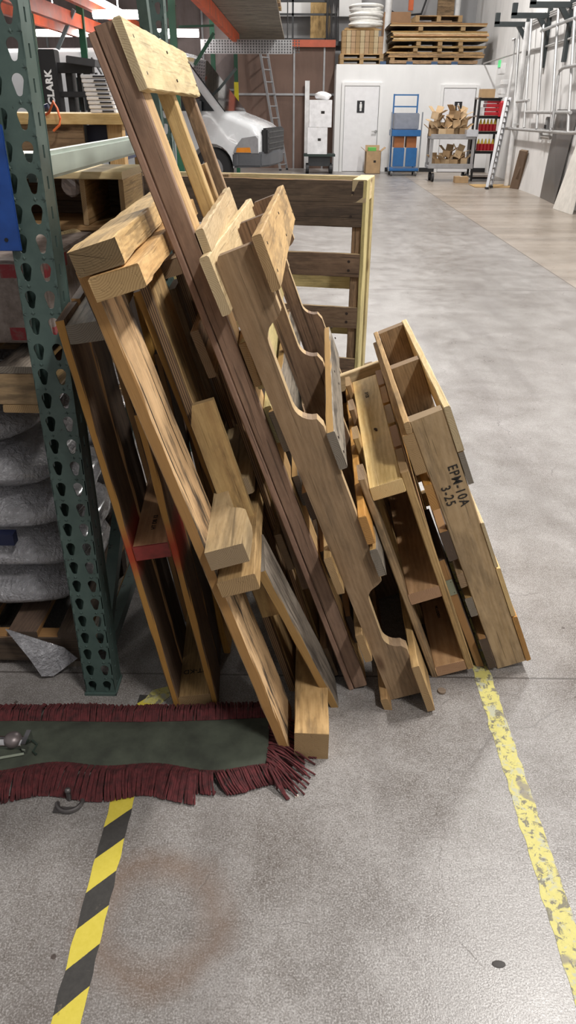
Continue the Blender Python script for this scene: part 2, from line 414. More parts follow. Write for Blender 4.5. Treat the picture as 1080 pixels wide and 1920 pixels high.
# metal nail plate between the two
PL = thing('nail_plate', 'grey green metal truss plate on a wood block between the two rightmost pallets', 'metal plate', mat=fr(.396, 0, .008, .583, 1.756))
board(PL, 'wood_block', 'dark', (.006, .0, -.022), (.3, .42, .004))
gp = holed_plate(.03, .055, [[(a + .002 * math.cos(t), b + .0015 * math.sin(t)) for t in [k * math.pi / 3 for k in range(6)]] for a, b in ((.006, .008), (.024, .008), (.006, .047), (.024, .047))], .0015)
gp.materials.clear(); gp.materials.append(plain('galvanised_green', C(.30, .33, .27), .45, .6))
go = bpy.data.objects.new('metal_plate', gp); COL.objects.link(go); go.parent = PL
go.matrix_local = Matrix(((0, 0, 1, .004), (0, 1, 0, .295), (1, 0, 0, -.028), (0, 0, 0, 1)))
J_S = [o for o in J.children if str(o.get('label', '')).startswith('pale top')][0]
under(part(J, 'knot'), J_S); under(part(J, 'grade_stamp'), J_S)
# ---- slatted pallet hidden behind J
Q = thing('wooden_pallet', 'short slatted pallet standing behind the pale new pine pallet', 'pallet', mat=fr(.367, -.014, .0, .40, 2.56))
for n in (-.04, .10): board(Q, 'stringer', 'aged', (.03, 0, n), (.09, .68, n + .03))
for i in range(6): board(Q, 'deck_board', ['tan', 'pale'][i % 2], (0, .075 + i * .112, -.055), (.03, .135 + i * .112, .235), axis='z')
# ---- notched stringer pallet (N)
N_ = thing('wooden_pallet', 'leaning pallet with notched brown stringers, tallest of those right of the long pallet', 'pallet', mat=fr(.362, -.024, .0, .283, 1.612))
nl, nh = 1.302, .096
def nout(flip=0):
    p = [(0, 0), (nl - .02, -.002), (nl, .012), (nl, nh - .012), (nl - .01, nh)]
    p += [(1.150, nh), (1.142, nh - .008)] + arc(1.092, nh - .004, .046, 0, -90, 6)[1:] + arc(.935, nh - .004, .048, 270, 186, 6) + [(.865, nh)]
    p += [(.404, nh), (.396, nh - .010)] + arc(.352, nh - .010, .040, 0, -90, 6)[1:] + arc(.225, nh - .008, .045, 270, 186, 6) + [(.165, nh), (.0, nh)]
    return p[::-1]
for i, v in enumerate((0, .50, 1.00)):
    stringer(N_, 'stringer', ['face', 'brown', 'brown'][i], nout(), v, v + .036, 'notched brown stringer')
for i, (u0, u1, m_, v0, v1) in enumerate(((1.19, 1.315, 'pale', -.035, 1.06), (.99, 1.11, 'yellow', .03, 1.04), (.82, .93, 'grey', .03, 1.04), (.42, .535, 'tan', -.03, 1.04), (.62, .70, 'dark', .03, 1.04), (.18, .275, 'tan', -.03, 1.04), (-.03, .045, 'tan', -.04, 1.04))):
    board(N_, 'deck_board', m_, (v0, u0, -.021), (v1, u1, 0), rough=.003)
for i, (u0, u1, m_, v0, v1) in enumerate(((1.20, 1.318, 'tan', -.03, 1.05), (.75, .85, 'grey', -.01, .92), (.525, .61, 'orange', -.01, 1.03), (.43, .515, 'grey', -.02, 1.04), (-.03, .14, 'tan', -.05, 1.04))):
    board(N_, 'deck_board', m_, (v0, u0, nh), (v1, u1, nh + .021), rough=.003)
nails(N_, [(.018 + v, u, nh + .0215) for v in (0, .5, 1.0) for u in (1.23, 1.29, .78, .82)], (0, 0, 1), .0035)
# ---- long pallet (T)
T = thing('wooden_pallet', 'longest pallet, leaning steeply with a pale board across its high end', 'pallet', mat=fr(.335, .022, .0, .165, 1.653))
tl = 1.718
tm1 = board(T, 'stringer', 'brown2', (0, 0, .016), (.022, tl, .055), label='long brown near stringer, split along its length')
board(T, 'stringer', 'brown2', (-.003, .0, .0), (.05, tl - .005, .0145), rough=.002, label='split strip along the near stringer')
board(T, 'stringer', 'hatch', (.0225, .0, .015), (.12, tl - .01, .056), rough=.001, label='tan rough-sawn side of the near stringer')
for i, v in enumerate((.50, .66, 1.00)):
    board(T, 'stringer', ['hatch', 'tan', 'aged'][i], (v, 0, .018), (v + .06, tl - (.30 if i == 1 else .02), .055))
board(T, 'deck_board', 'pale', (-.01, tl - .125, .056), (1.06, tl, .073), rough=.004, label='pale board across the high end')
board(T, 'deck_board', 'pale', (.0, 1.19, .058), (.90, 1.325, .078), rough=.004, label='pale board across the middle')
board(T, 'deck_board', 'tan', (.0, .96, .058), (.95, 1.07, .076), rough=.004)
board(T, 'deck_board', 'yellow', (.02, .80, .058), (.95, .90, .076), rough=.004)
for i, (u0, u1) in enumerate(((.60, .69), (.36, .45), (.12, .22))): board(T, 'deck_board', ['grey', 'dark', 'dark'][i], (.05, u0, .058), (1.03, u1, .076), rough=.004)
for i, (u0, u1) in enumerate(((1.0, 1.12), (.42, .54), (.02, .13))): board(T, 'deck_board', 'aged', (.05, u0, -.042), (1.03, u1, -.023), rough=.004)
nails(T, [(v + .02, tl - d, .0735) for v in (.03, .52, 1.01) for d in (.03, .095)], (0, 0, 1), .0035)
# ---- broken pallet with the stained board (D)
D = thing('wooden_pallet', 'broken pallet with a long black-stained tan board and two chunky stringers at its high end', 'pallet', mat=fr(.295, .021, .011, .002, 1.400))
board(D, 'deck_board', 'tan2', (0, 0, -.026), (.175, 1.30, 0), rough=.004, label='long tan board with black streaks')
board(D, 'deck_board', 'l1', (.33, .12, -.024), (.47, 1.18, 0), rough=.003)
board(D, 'deck_board', 'aged', (.70, .1, -.024), (.84, 1.1, 0), rough=.003)
board(D, 'stringer', 'darkend', (-.03, 1.290, -.02), (.92, 1.338, .070), rough=.007, label='rough dark-ended timber on top')
board(D, 'stringer', 'brownend', (-.04, 1.243, .0), (.92, 1.286, .096), rough=.005, label='orange-brown upper stringer')
stringer(D, 'stringer', 'stamp', [(-.03, .0), (.10, .0), (.95, .0), (.95, .09), (.30, .09)] + [(.29, .085), (.285, .06), (.262, .042), (.23, .036), (.18, .038), (.15, .05), (.135, .075), (.12, .088), (.08, .092), (-.03, .088)], .632, .680, 'notched stringer with pale sawn face', 'vn')
board(D, 'stringer', 'tan', (-.03, .555, .0), (.82, .598, .088), label='plain lower stringer')
m_, L_ = lean(flo(636, 1326), atY(497, 1070, 1.46), (0, 1, 0))
board_m(D, 'deck_board', 'grey', m_, (0, .0, -.024), (.13, L_, 0), rough=.003, label='grey-faced lower board with orange edge')
# ---- plywood boards between
P = thing('wooden_pallet', 'plywood-edged pallet squeezed between the stained pallet and the longest pallet', 'pallet', mat=lean(flo(552, 1297), atY(268, 528, 1.70))[0])
pl = lean(flo(552, 1297), atY(268, 528, 1.70))[1]
board(P, 'deck_board', 'lam', (0, .0, -.014), (.02, pl, .006), axis='y', label='laminated plywood edge')
board(P, 'deck_board', 'ply', (.02, .02, -.012), (.19, pl + .01, .008), rough=.001, label='plywood plank')
stringer(P, 'side_panel', 'ply', [(.30, .0), (.87, .0), (.915, .018), (.915, .07), (.30, .07)][::-1], -.045, -.022, 'clipped-corner plywood panel')
board(P, 'deck_board', 'lam', (.36, .05, .0), (.38, pl, .018), axis='y')
board(P, 'deck_board', 'aged', (.38, .05, .01), (.56, pl + .02, .03))
board(P, 'deck_board', 'lam', (.10, .05, .078), (.12, pl + .02, .092), axis='y')
board(P, 'deck_board', 'tan', (.12, .05, .08), (.30, pl, .098))
stringer(P, 'side_panel', 'brown', [(.30, .11), (1.00, .11), (1.03, .125), (1.03, .17), (.30, .17)][::-1], .05, .07)
for u in (.1, .62, 1.18): board(P, 'stringer', 'aged', (.2, u, .0), (1.0, u + .04, .08))
# ---- leftmost pallet with red paint (L1)
L1 = thing('wooden_pallet', 'leftmost leaning pallet, red spray paint on its middle stringer', 'pallet', mat=fr(.141, .048, .060, -.315, 1.563))
ll, lh = 1.122, .089
def red_at(x): 
    return wood('wood_red_sprayed_%d' % int(x * 1000), (.19, .125, .085), (.095, .062, .045), .45, .4, .8, red=x, edge=(.52, .27, .07))
for n0, n1, top in ((-.018, 0, ll + .01), (lh, lh + .018, .905)):
    mid = top / 2; ra = red_at(.545 - mid)
    board(L1, 'deck_board', ra, (0, 0, n0), (.14, top, n1), rough=.003, label='board with red overspray at the middle')
    board(L1, 'deck_board', 'dark', (.16, 0, n0), (.30, top, n1), rough=.003)
    board(L1, 'deck_board', 'dark', (.38, 0, n0), (.50, top, n1), rough=.003)
    board(L1, 'deck_board', 'dark', (.62, 0, n0), (.76, top, n1), rough=.003)
board(L1, 'stringer', 'grey', (0, ll - .042, 0), (.80, ll, lh), label='top stringer with grey sawn end')
so = board(L1, 'stringer', 'pink', (0.002, .527, 0), (.80, .568, lh), label='middle stringer')
MB().box((-.0005, .5475, lh / 2), (.004, .040, lh - .002)).build('painted_end', plain('red_spray_paint', C(.25, .035, .03), .6, var=.15, scale=40), L1)
board(L1, 'stringer', 'tan', (0.004, .0, 0), (.80, .045, lh), label='bottom stringer with dark print')
bt = Matrix(((1, 0, 0, .10), (0, 0, 1, .0455), (0, -1, 0, .045), (0, 0, 0, 1)))
text_mesh('grade_stamp', 'HT-KD', .024, INK, L1, bt @ Matrix.Rotation(math.pi / 2, 4, 'Z'))
bt = bt.copy(); bt[1][3] = .5685
text_mesh('grade_stamp', 'HT DB 12', .016, INK, L1, bt)
under(part(L1, 'painted_end'), so)
# ---- square timber lying on the floor
m_, L_ = lean(flo(582, 1417, .05), flo(586, 1062, .05), (1, 0, 0))
mt = Matrix((Vector((0.012, 1, 0)).normalized(), Vector((-1, .012, 0)).normalized(), Vector((0, 0, 1)))).transposed().to_4x4()
mt.translation = Vector((.050, 1.378, .047))
TB = board(None, 'square_timber', 'tan', (-.43, -.045, -.045), (.43, .045, .045), rough=.003)
TB.matrix_world = mt @ Matrix.Translation((.44, 0, 0)); tag(TB, 'square timber lying on the floor, its blunt sawn end towards the viewer', 'timber')
# ---- loose boards inside the heap
def loose(name, mat, b0, b1, Y1, w, t, label, cat='board', vdir=(0, 1, 0)):
    m, L = lean(flo(*b0), atY(b1[0], b1[1], Y1), vdir)
    o = board(None, name, mat, (0, 0, -t), (w, L, 0), rough=.003); o.matrix_world = m @ o.matrix_world
    return tag(o, label, cat)
loose('loose_board', 'orange', (432, 1225), (262, 553), 2.05, .10, .02, 'narrow orange-brown board behind the black-stained board', vdir=(.0, 1, 0))
loose('loose_board', 'dark', (455, 1150), (330, 640), 2.1, .14, .02, 'dark board deep inside the heap behind the plywood-edged pallet')
# chip of wood on the floor
CHP = MB().cyl((0, 0, 0), (0, 0, .006), .012, seg=18).box((.004, 0, .006), (.014, .002, .001))
tag(CHP.build('wood_disc', plain('chip', C(.20, .15, .11), .8), loc=flo(828, 1297)), 'small round brown wooden disc on the floor below the new pine pallet', 'wood disc')
# =================================================================== SETTING
def floor_mat():
    t = NT('polished_concrete'); tc = t.add('ShaderNodeTexCoord'); v = tc.outputs['Object']
    sp = t.add('ShaderNodeSeparateXYZ'); t.link(v, sp.inputs[0]); x, y, z = sp.outputs
    n1 = t.noise(v, .9, 6, .6, .4); n2 = t.noise(v, 5, 6, .65, .3); n3 = t.noise(v, 60, 4, .7); n4 = t.noise(v, 260, 2, .6)
    f = t.math('ADD', t.math('MULTIPLY', n1, .40), t.math('ADD', t.math('MULTIPLY', n2, .34), t.math('MULTIPLY', n3, .26)))
    c = t.ramp(f, [(.38, C(.115, .098, .086)), (.5, C(.212, .197, .186)), (.62, C(.33, .315, .305))])
    # coarse aggregate speckle
    c = t.mix(t.math('MULTIPLY', t.ramp(n4, [(.50, 0.0), (.66, 1.0)]), .5), c, C(.50, .48, .47))
    c = t.mix(t.math('MULTIPLY', t.ramp(n4, [(.34, 1.0), (.46, 0.0)]), .6), c, C(.09, .08, .075))
    # ochre stain round the middle foreground
    d = t.math('SQRT', t.math('ADD', t.math('POWER', t.math('MULTIPLY', t.math('ADD', x, .28), 1.0), 2), t.math('POWER', t.math('SUBTRACT', y, .95), 2)))
    ring = t.math('SUBTRACT', 1.0, t.math('MULTIPLY', t.math('ABSOLUTE', t.math('SUBTRACT', t.math('ADD', d, t.math('MULTIPLY', t.math('SUBTRACT', n2, .5), .12)), .125)), 16), clamp=True)
    c = t.mix(t.math('MULTIPLY', ring, .45), c, C(.17, .10, .06))
    # tyre and wear streaks along the aisle
    cv = t.add('ShaderNodeCombineXYZ'); t.link(t.math('MULTIPLY', x, 5.0), cv.inputs[0]); t.link(t.math('MULTIPLY', y, .5), cv.inputs[1])
    stn = t.noise(cv.outputs[0], 1.0, 4, .6)
    c = t.mix(t.math('MULTIPLY', t.ramp(stn, [(.5, 0.0), (.72, 1.0)]), .38), c, C(.12, .105, .10))
    cv3 = t.add('ShaderNodeCombineXYZ'); t.link(t.math('MULTIPLY', x, .35), cv3.inputs[0]); t.link(t.math('MULTIPLY', y, 1.6), cv3.inputs[1])
    st3 = t.noise(cv3.outputs[0], 1.0, 5, .6)
    far = t.math('GREATER_THAN', t.math('ADD', x, t.math('MULTIPLY', n3, .02)), 2.65)
    c = t.mix(t.math('MULTIPLY', far, .55), c, t.ramp(st3, [(.35, C(.20, .15, .10)), (.6, C(.40, .33, .26))]))
    # cracks
    wv = t.add('ShaderNodeVectorMath', operation='MULTIPLY_ADD'); nz = t.add('ShaderNodeTexNoise'); nz.inputs['Scale'].default_value = 3; nz.inputs['Detail'].default_value = 5; t.link(v, nz.inputs['Vector'])
    t.link(nz.outputs['Color'], wv.inputs[0]); wv.inputs[1].default_value = (.35, .35, 0); t.link(v, wv.inputs[2])
    vo = t.add('ShaderNodeTexVoronoi', feature='DISTANCE_TO_EDGE'); vo.inputs['Scale'].default_value = 1.5; t.link(wv.outputs[0], vo.inputs['Vector'])
    crk = t.ramp(vo.outputs['Distance'], [(.0, 1.0), (.0035, 0.0)])
    crk = t.math('MULTIPLY', crk, t.ramp(n2, [(.45, 0.0), (.6, .7)]))
    # slab joints: one along the aisle, one across it
    jw = t.math('MULTIPLY', t.math('SUBTRACT', n3, .5), .006)
    j1 = t.math('LESS_THAN', t.math('ABSOLUTE', t.math('ADD', t.math('SUBTRACT', x, 2.65), jw)), .007)
    j2 = t.math('LESS_THAN', t.math('ABSOLUTE', t.math('ADD', t.math('SUBTRACT', y, 1.712), jw)), .0035)
    j3 = t.math('LESS_THAN', t.math('ABSOLUTE', t.math('ADD', t.math('SUBTRACT', y, 7.1), jw)), .006)
    k = t.math('MAXIMUM', t.math('MAXIMUM', j1, j2), t.math('MAXIMUM', j3, crk))
    c = t.mix(t.math('MULTIPLY', k, .8), c, C(.07, .06, .055))
    # small dark spots
    v2 = t.add('ShaderNodeTexVoronoi'); v2.inputs['Scale'].default_value = 9; t.link(v, v2.inputs['Vector'])
    sc = t.add('ShaderNodeSeparateColor'); t.link(v2.outputs['Color'], sc.inputs[0])
    sp_ = t.math('MULTIPLY', t.math('LESS_THAN', v2.outputs['Distance'], .055), t.math('GREATER_THAN', sc.outputs[0], .72))
    c = t.mix(t.math('MULTIPLY', sp_, .8), c, C(.05, .035, .03))
    rg = t.math('ADD', t.math('MULTIPLY_ADD', n2, .26, .13), t.math('MULTIPLY', n3, .14))
    t.set(Base_Color=c, Roughness=rg)
    t.bump(t.math('SUBTRACT', t.math('ADD', t.math('MULTIPLY', n3, .6), t.math('MULTIPLY', n4, .6)), t.math('MULTIPLY', k, 1.0)), .35, .0018)
    return t.m
def wall_mat(name, base, dirt=.5):
    t = NT(name); tc = t.add('ShaderNodeTexCoord'); v = tc.outputs['Object']
    mp = t.add('ShaderNodeMapping'); mp.inputs['Scale'].default_value = (3, 3, .5); t.link(v, mp.inputs[0])
    a = t.noise(mp.outputs[0], 1, 6, .65); b = t.noise(v, 1.2, 5, .6)
    c = t.ramp(t.math('MULTIPLY', t.math('ADD', a, b), .5), [(.36, C(*[q * (1 - dirt * .45) for q in base])), (.55, C(*base))])
    t.set(Base_Color=c, Roughness=.7); t.bump(a, .1, .004); return t.m
WHITE = wall_mat('painted_block_wall', (.74, .73, .72), .35)
WHITE2 = wall_mat('restroom_wall_paint', (.80, .80, .80), .15)
GREYW = wall_mat('upper_wall_grey', (.40, .40, .41), .3)
BROWNW = wall_mat('hardboard_brown', (.155, .095, .072), .7)
INSUL = wall_mat('foil_curtain', (.30, .24, .23), .9)
WX = 4.64
FL = MB().box((-2, 14, -.1), (18, 36, .2)); struct(FL, 'floor', floor_mat())
struct(MB().box((WX + .1, 8.0, 4.5), (.2, 19.8, 9)), 'wall_right', WHITE)
struct(MB().box((WX + .37, 17.8, 4.5), (.74, .2, 9)), 'wall_right_return', WHITE)
struct(MB().box((5.05, 21.4, 4.5), (.2, 7.4, 9)), 'wall_right_far', WHITE)
struct(MB().box((-3, 25.0, 4.5), (17, .2, 9)), 'wall_back', GREYW)
ry = 21.6
rx0, rx1, rz = atY(631, 120, ry).x, 4.95, atY(770, 121, ry).z
RB = MB().box(((rx0 + rx1) / 2, ry + .06, rz / 2), (rx1 - rx0, .12, rz)).box((rx0 + .06, ry + 1.7, rz / 2), (.12, 3.2, rz)).box(((rx0 + rx1) / 2, ry + 1.75, rz - .05), (rx1 - rx0, 3.4, .1))
struct(RB, 'wall_restroom', WHITE2)
struct(MB().box(((2.3 + rx1) / 2, ry - .008, .05), (rx1 - 2.3, .014, .10)), 'baseboard_restroom', plain('black_rubber', C(.02, .02, .022), .6))
by = 22.6
bx0, bx1 = atY(442, 200, by).x, rx0
bz = atY(540, 86, by).z
struct(MB().box(((bx0 + bx1) / 2, by + .05, bz / 2), (bx1 - bx0, .1, bz)), 'wall_brown_panel', BROWNW)
struct(MB().box(((bx0 + bx1) / 2, by - .02, bz + .05), (bx1 - bx0, .2, .16)), 'trim_1', plain('orange_red_steel', C(.42, .09, .045), .55))
ST = plain('galvanised', C(.36, .36, .37), .45, .6)
tr = MB()
for px in (551, 606): tr.box((atY(px, 200, by).x, by - .012, bz / 2), (.045, .02, bz))
tr.box(((bx0 + bx1) / 2, by - .014, atY(540, 177, by).z), (bx1 - bx0, .02, .05)); struct(tr, 'trim_2', ST)
struct(MB().box(((-12 + bx0) / 2, 23.6, 2.4), (12 + bx0, .1, 4.8)), 'wall_back_left', INSUL)
tr = MB()
for x_ in (-1.2, -2.6, -4.0, -5.4, -6.8): tr.box((x_, 23.5, 2.4), (.05, .04, 4.8))
tr.box((-6, 23.5, 1.9), (11, .04, .05)); struct(tr, 'trim_3', ST)
# upper opening above the brown wall: white back wall
struct(MB().box((.1, 24.6, 5.6), (3.2, .1, 3.8)), 'wall_upper_back', WHITE2)
struct(MB().box(((bx0 + bx1) / 2 + .2, 23.6, bz + .06), (bx1 - bx0 + .4, 2, .1)), 'trim_4', plain('dark_steel', C(.05, .052, .055), .5, .5))
# corrugated deck over the left bays
cg = MB()
nx_ = 60
for k in range(nx_):
    y_ = 7.5 + k * .28
    cg.prism([(-12, y_, 4.0), (-12, y_ + .1, 4.06), (-12, y_ + .2, 4.06), (-12, y_ + .25, 4.0), (-12, y_ + .28, 4.0), (-12, y_ + .28, 4.1), (-12, y_, 4.1)], (10.3, 0, 0))
struct(cg, 'ceiling_left_deck', plain('corrugated_deck', C(.20, .21, .24), .5, .4))
struct(MB().box((-2, 14, 9.05), (18, 36, .1)), 'ceiling', plain('ceiling_paint', C(.5, .5, .5), .8))
# doors
DP = plain('door_paint', C(.80, .80, .82), .45, var=.02)
STEEL = plain('brushed_steel', C(.5, .5, .5), .3, 1.0)
def door(name, pl, pr, ptop, sign, hx):
    x0, x1 = atY(pl, 240, ry).x, atY(pr, 240, ry).x; zt = atY(pl, ptop, ry).z
    d = struct(MB().box((0, 0, zt / 2 + .01), (x1 - x0, .04, zt), ), name, DP, loc=((x0 + x1) / 2, ry - .03, 0))
    fw = .07; f = MB()
    for s in (-1, 1): f.box((s * ((x1 - x0) / 2 + fw / 2 + .01), -.005, (zt + .08) / 2), (fw, .06, zt + .08))
    f.box((0, -.005, zt + .05), (x1 - x0 + .018, .06, fw)); f.build('door_frame', WHITE2, d)
    g = MB().box((-(x1 - x0) / 2 - .004, -.025, zt / 2), (.006, .01, zt)).box(((x1 - x0) / 2 + .004, -.025, zt / 2), (.006, .01, zt)).box((0, -.025, zt + .012), (x1 - x0, .01, .006)); g.build('door_gap', plain('shadow_gap_rubber', C(.03, .03, .03), .8), d)  # dark strips painted in as the shade of the gap round the door
    if hx: MB().cyl((hx, -.02, .95), (hx, -.08, .95), .018).box((hx - .05, -.08, .95), (.12, .02, .02)).cyl((hx, -.021, .95), (hx, -.03, .95), .035).build('door_handle', STEEL, d)
    p = atY(*sign, ry); sx = p.x - (x0 + x1) / 2; sz = p.z
    MB().box((sx, -.026, sz), (.19, .012, .27), ).build('restroom_sign', plain('sign_black', C(.015, .015, .018), .5), d)
    wm = plain('sign_white', C(.8, .8, .8), .5)
    MB().cyl((sx, -.033, sz + .085), (sx, -.036, sz + .085), .022).box((sx, -.0345, sz + .015), (.062, .003, .09)).box((sx - .013, -.0345, sz - .06), (.02, .003, .08)).box((sx + .013, -.0345, sz - .06), (.02, .003, .08)).build('sign_figure', wm, d)
    under(part(d, 'sign_figure'), part(d, 'restroom_sign'))
    return d
door('door_1', 644, 707, 162, (676, 200), .40)
door('door_2', 826, 884, 166, (858, 202), None)
# =================================================================== LIGHT
wd = bpy.data.worlds.new('world'); S.world = wd; wd.use_nodes = True
wd.node_tree.nodes['Background'].inputs[0].default_value = (1, .97, .94, 1); wd.node_tree.nodes['Background'].inputs[1].default_value = AMB = .22
def area(name, loc, sx, sy, power, col=(1, .97, .93), rot=(0, 0, 0)):
    l = bpy.data.lights.new(name, 'AREA'); l.shape = 'RECTANGLE'; l.size = sx; l.size_y = sy; l.energy = power; l.color = col
    o = bpy.data.objects.new(name, l); COL.objects.link(o); o.location = loc; o.rotation_euler = rot; return o
EM = plain('tube_light', C(1, 1, 1), .5, emit=(1, .97, .93, 1), es=9)
LAMPW = plain('lamp_housing', C(.7, .7, .7), .5)
def high_bay(x, y, z, power, L=1.2):
    t = thing('strip_light', 'white strip light hung overhead above the aisle', 'ceiling light', (x, y, z), group='strip lights above the aisle')
    MB().box((0, 0, .06), (.35, L + .1, .06)).cyl((0, 0, .09), (0, 0, 9 - z), .01).build('housing', LAMPW, t)
    a = area('lamp_' + t.name, (x, y, z - .02), .32, L, power); return t
for x, y, z, p in ((2.3, 3.2, 5.6, 270), (2.1, 8.0, 6.0, 165), (2.1, 12.5, 6.5, 230), (2.1, 17.5, 6.5, 300), (1.9, -1.2, 5.6, 190)): high_bay(x, y, z, p)
area('lamp_left_bays', (-5, 8.4, 3.8), 4, .3, 45); area('lamp_left_bays_far', (-5, 16.7, 3.8), 5, .3, 90); area('lamp_van', (-2.5, 7.9, 3.6), 1.8, .4, 130); area('lamp_upper_level', (0, 21.5, 7.5), 2, .6, 160)  # van and upper-level lamps are added fill, unseen, to brighten van and upper wall
for i, (px, py, Y) in enumerate(((330, 62, 17.5), (277, 65, 18.4), (222, 27, 15.8), (105, 62, 20), (160, 62, 20), (480, 40, 20))[:5]):
    p = atY(px, py, Y); g = MB().cyl((-.45, 0, 0), (.45, 0, 0), .07).cyl((0, 0, 0), (0, 0, max(.05, 4.0 - p.z)), .012)
    tag(g.build('tube_light', EM, loc=p), 'glowing tube light under the deck over the left bays', 'ceiling light', 'tube lights under the deck')
p = atY(189, 20, 11.7); tag(MB().box((0, 0, 0), (.09, 2.4, .05)).cyl((0, 0, 0), (0, 0, max(.05, 4.0 - p.z - .1)), .012).build('tube_light', EM, loc=(p.x, 11.7, p.z + .1)), 'long glowing strip running away from the viewer at the upper left', 'ceiling light')
# =================================================================== FLOOR MARKINGS
def tape_mat(name, striped):
    t = NT(name); tc = t.add('ShaderNodeTexCoord'); v = tc.outputs['Object']; sp = t.add('ShaderNodeSeparateXYZ'); t.link(v, sp.inputs[0]); x, y, z = sp.outputs
    n = t.noise(v, 70, 5, .7); n2 = t.noise(v, 25, 5, .7, .5); yc = t.mix(n, C(.52, .42, .03), C(.66, .55, .09)); bk = t.mix(n, C(.015, .015, .015), C(.06, .055, .05))
    if striped:
        s = t.math('FRACT', t.math('MULTIPLY', t.math('ADD', t.math('SUBTRACT', t.math('ADD', y, .135), t.math('MULTIPLY', x, 1.0)), t.math('MULTIPLY', t.math('SUBTRACT', n2, .5), .004)), 1 / .166))
        c = t.mix(t.math('GREATER_THAN', s, .5), yc, bk)
        wear = t.ramp(n2, [(.62, 0.0), (.68, .9)])
        c = t.mix(wear, c, C(.10, .085, .07))
    else:
        c = t.mix(t.ramp(n2, [(.40, 0.0), (.48, 1.0)]), C(.40, .40, .30), t.mix(n, C(.45, .40, .10), C(.60, .55, .20)))
        c = t.mix(t.ramp(t.noise(v, 38, 6, .75, .6), [(.53, 0.0), (.57, .9)]), c, C(.13, .12, .10))
        c = t.mix(t.ramp(t.noise(v, 7, 3, .6), [(.60, 0.0), (.64, .8)]), c, C(.19, .17, .16))
    t.set(Base_Color=c, Roughness=.6); t.bump(n2, .4, .001); return t.m
def strip_mesh(x0, x1, y0, y1, z, seed, ragged=.003):
    b = bmesh.new(); R = random.Random(seed); n = int((y1 - y0) / .012); L = []; Rr = []
    for i in range(n + 1):
        y = y0 + (y1 - y0) * i / n
        a = noise.noise(Vector((y * 22, seed, 0))) * ragged; c = noise.noise(Vector((y * 26, seed, 5))) * ragged
        L.append((b.verts.new((x0 + a, y, z)), b.verts.new((x0 + a, y, 0)))); Rr.append((b.verts.new((x1 + c, y, z)), b.verts.new((x1 + c, y, 0))))
    for i in range(n):
        b.faces.new((L[i][0], Rr[i][0], Rr[i + 1][0], L[i + 1][0])); b.faces.new((L[i][1], L[i][0], L[i + 1][0], L[i + 1][1])); b.faces.new((Rr[i][0], Rr[i][1], Rr[i + 1][1], Rr[i + 1][0]))
    m = MB(); m.b.free(); m.b = b; return m
tag(strip_mesh(-.028, .028, -.9, .62, .0008, 3).build('hazard_tape', tape_mat('hazard_tape', True), loc=(-.4165, 1.0, 0)), 'yellow and black striped floor tape running towards the viewer at the lower left', 'floor tape')
tag(strip_mesh(-.026, .026, -1.1, 1.1, .0008, 8, .006).build('floor_tape', tape_mat('worn_yellow_tape', False), loc=(.572, 1.35, 0)), 'worn plain yellow floor tape at the right, running from under the pallets', 'floor tape')
# yellow scrap of tape left of the pile + grey floor debris
q = flo(292, 1322); tag(MB().prism([(-.04, -.02, 0), (.01, -.03, 0), (.045, .02, 0), (.03, .05, 0), (-.02, .03, 0)], (0, 0, .001)).build('tape_scrap', tape_mat('tape_scrap', False), loc=q + Vector((0, .03, 0))), 'yellow tape scrap on the floor between rack post and leftmost pallet', 'tape scrap')
for px, py, s_ in ((828, 866, 1), (556, 1494, .7)):
    q = flo(px, py); tag(MB().box((0, 0, .002), (.014 * s_, .007 * s_, .004), .5).build('litter_chip', plain('pale_chip', C(.6, .55, .48), .8), loc=q), 'tiny pale chip lying on open floor right of the stamped pallet' if s_ == 1 else 'tiny pale splinter by the corner of the red mop fringe', 'litter')
q = flo(935, 1808); tag(MB().sph((0, 0, 0), .014, (1, .55, .08)).build('dark_blot', plain('blot', C(.03, .025, .022), .6), loc=q + Vector((0, 0, .0005))), 'small black smudge of rubber near the worn yellow tape', 'smudge')
# =================================================================== PALLET RACK (near)
def rack_paint():
    t = NT('rack_green_paint'); tc = t.add('ShaderNodeTexCoord'); v = tc.outputs['Object']
    a = t.noise(v, 9, 6, .65); b = t.noise(v, 34, 5, .7, .4)
    c = t.ramp(a, [(.35, C(.052, .085, .076)), (.65, C(.082, .125, .112))])
    c = t.mix(t.ramp(b, [(.64, 0.0), (.68, .9)]), c, C(.02, .02, .018)); c = t.mix(t.ramp(t.noise(v, 17, 6, .7), [(.69, 0.0), (.72, .8)]), c, C(.14, .055, .025))
    return t.set(Base_Color=c, Roughness=.45)
GREEN = rack_paint()
def teardrop(cx, cy, s=1.0, tilt=0):
    p = []
    for k in range(13):
        a = math.radians(-20 + 220 * k / 12); p.append((cx + .0115 * s * math.cos(a), cy + .008 * s + .0115 * s * math.sin(a)))
    for k in range(5):
        a = math.radians(200 + 140 * k / 4); p.append((cx + .0062 * s * math.cos(a), cy - .013 * s + .0055 * s * math.sin(a)))
    return p
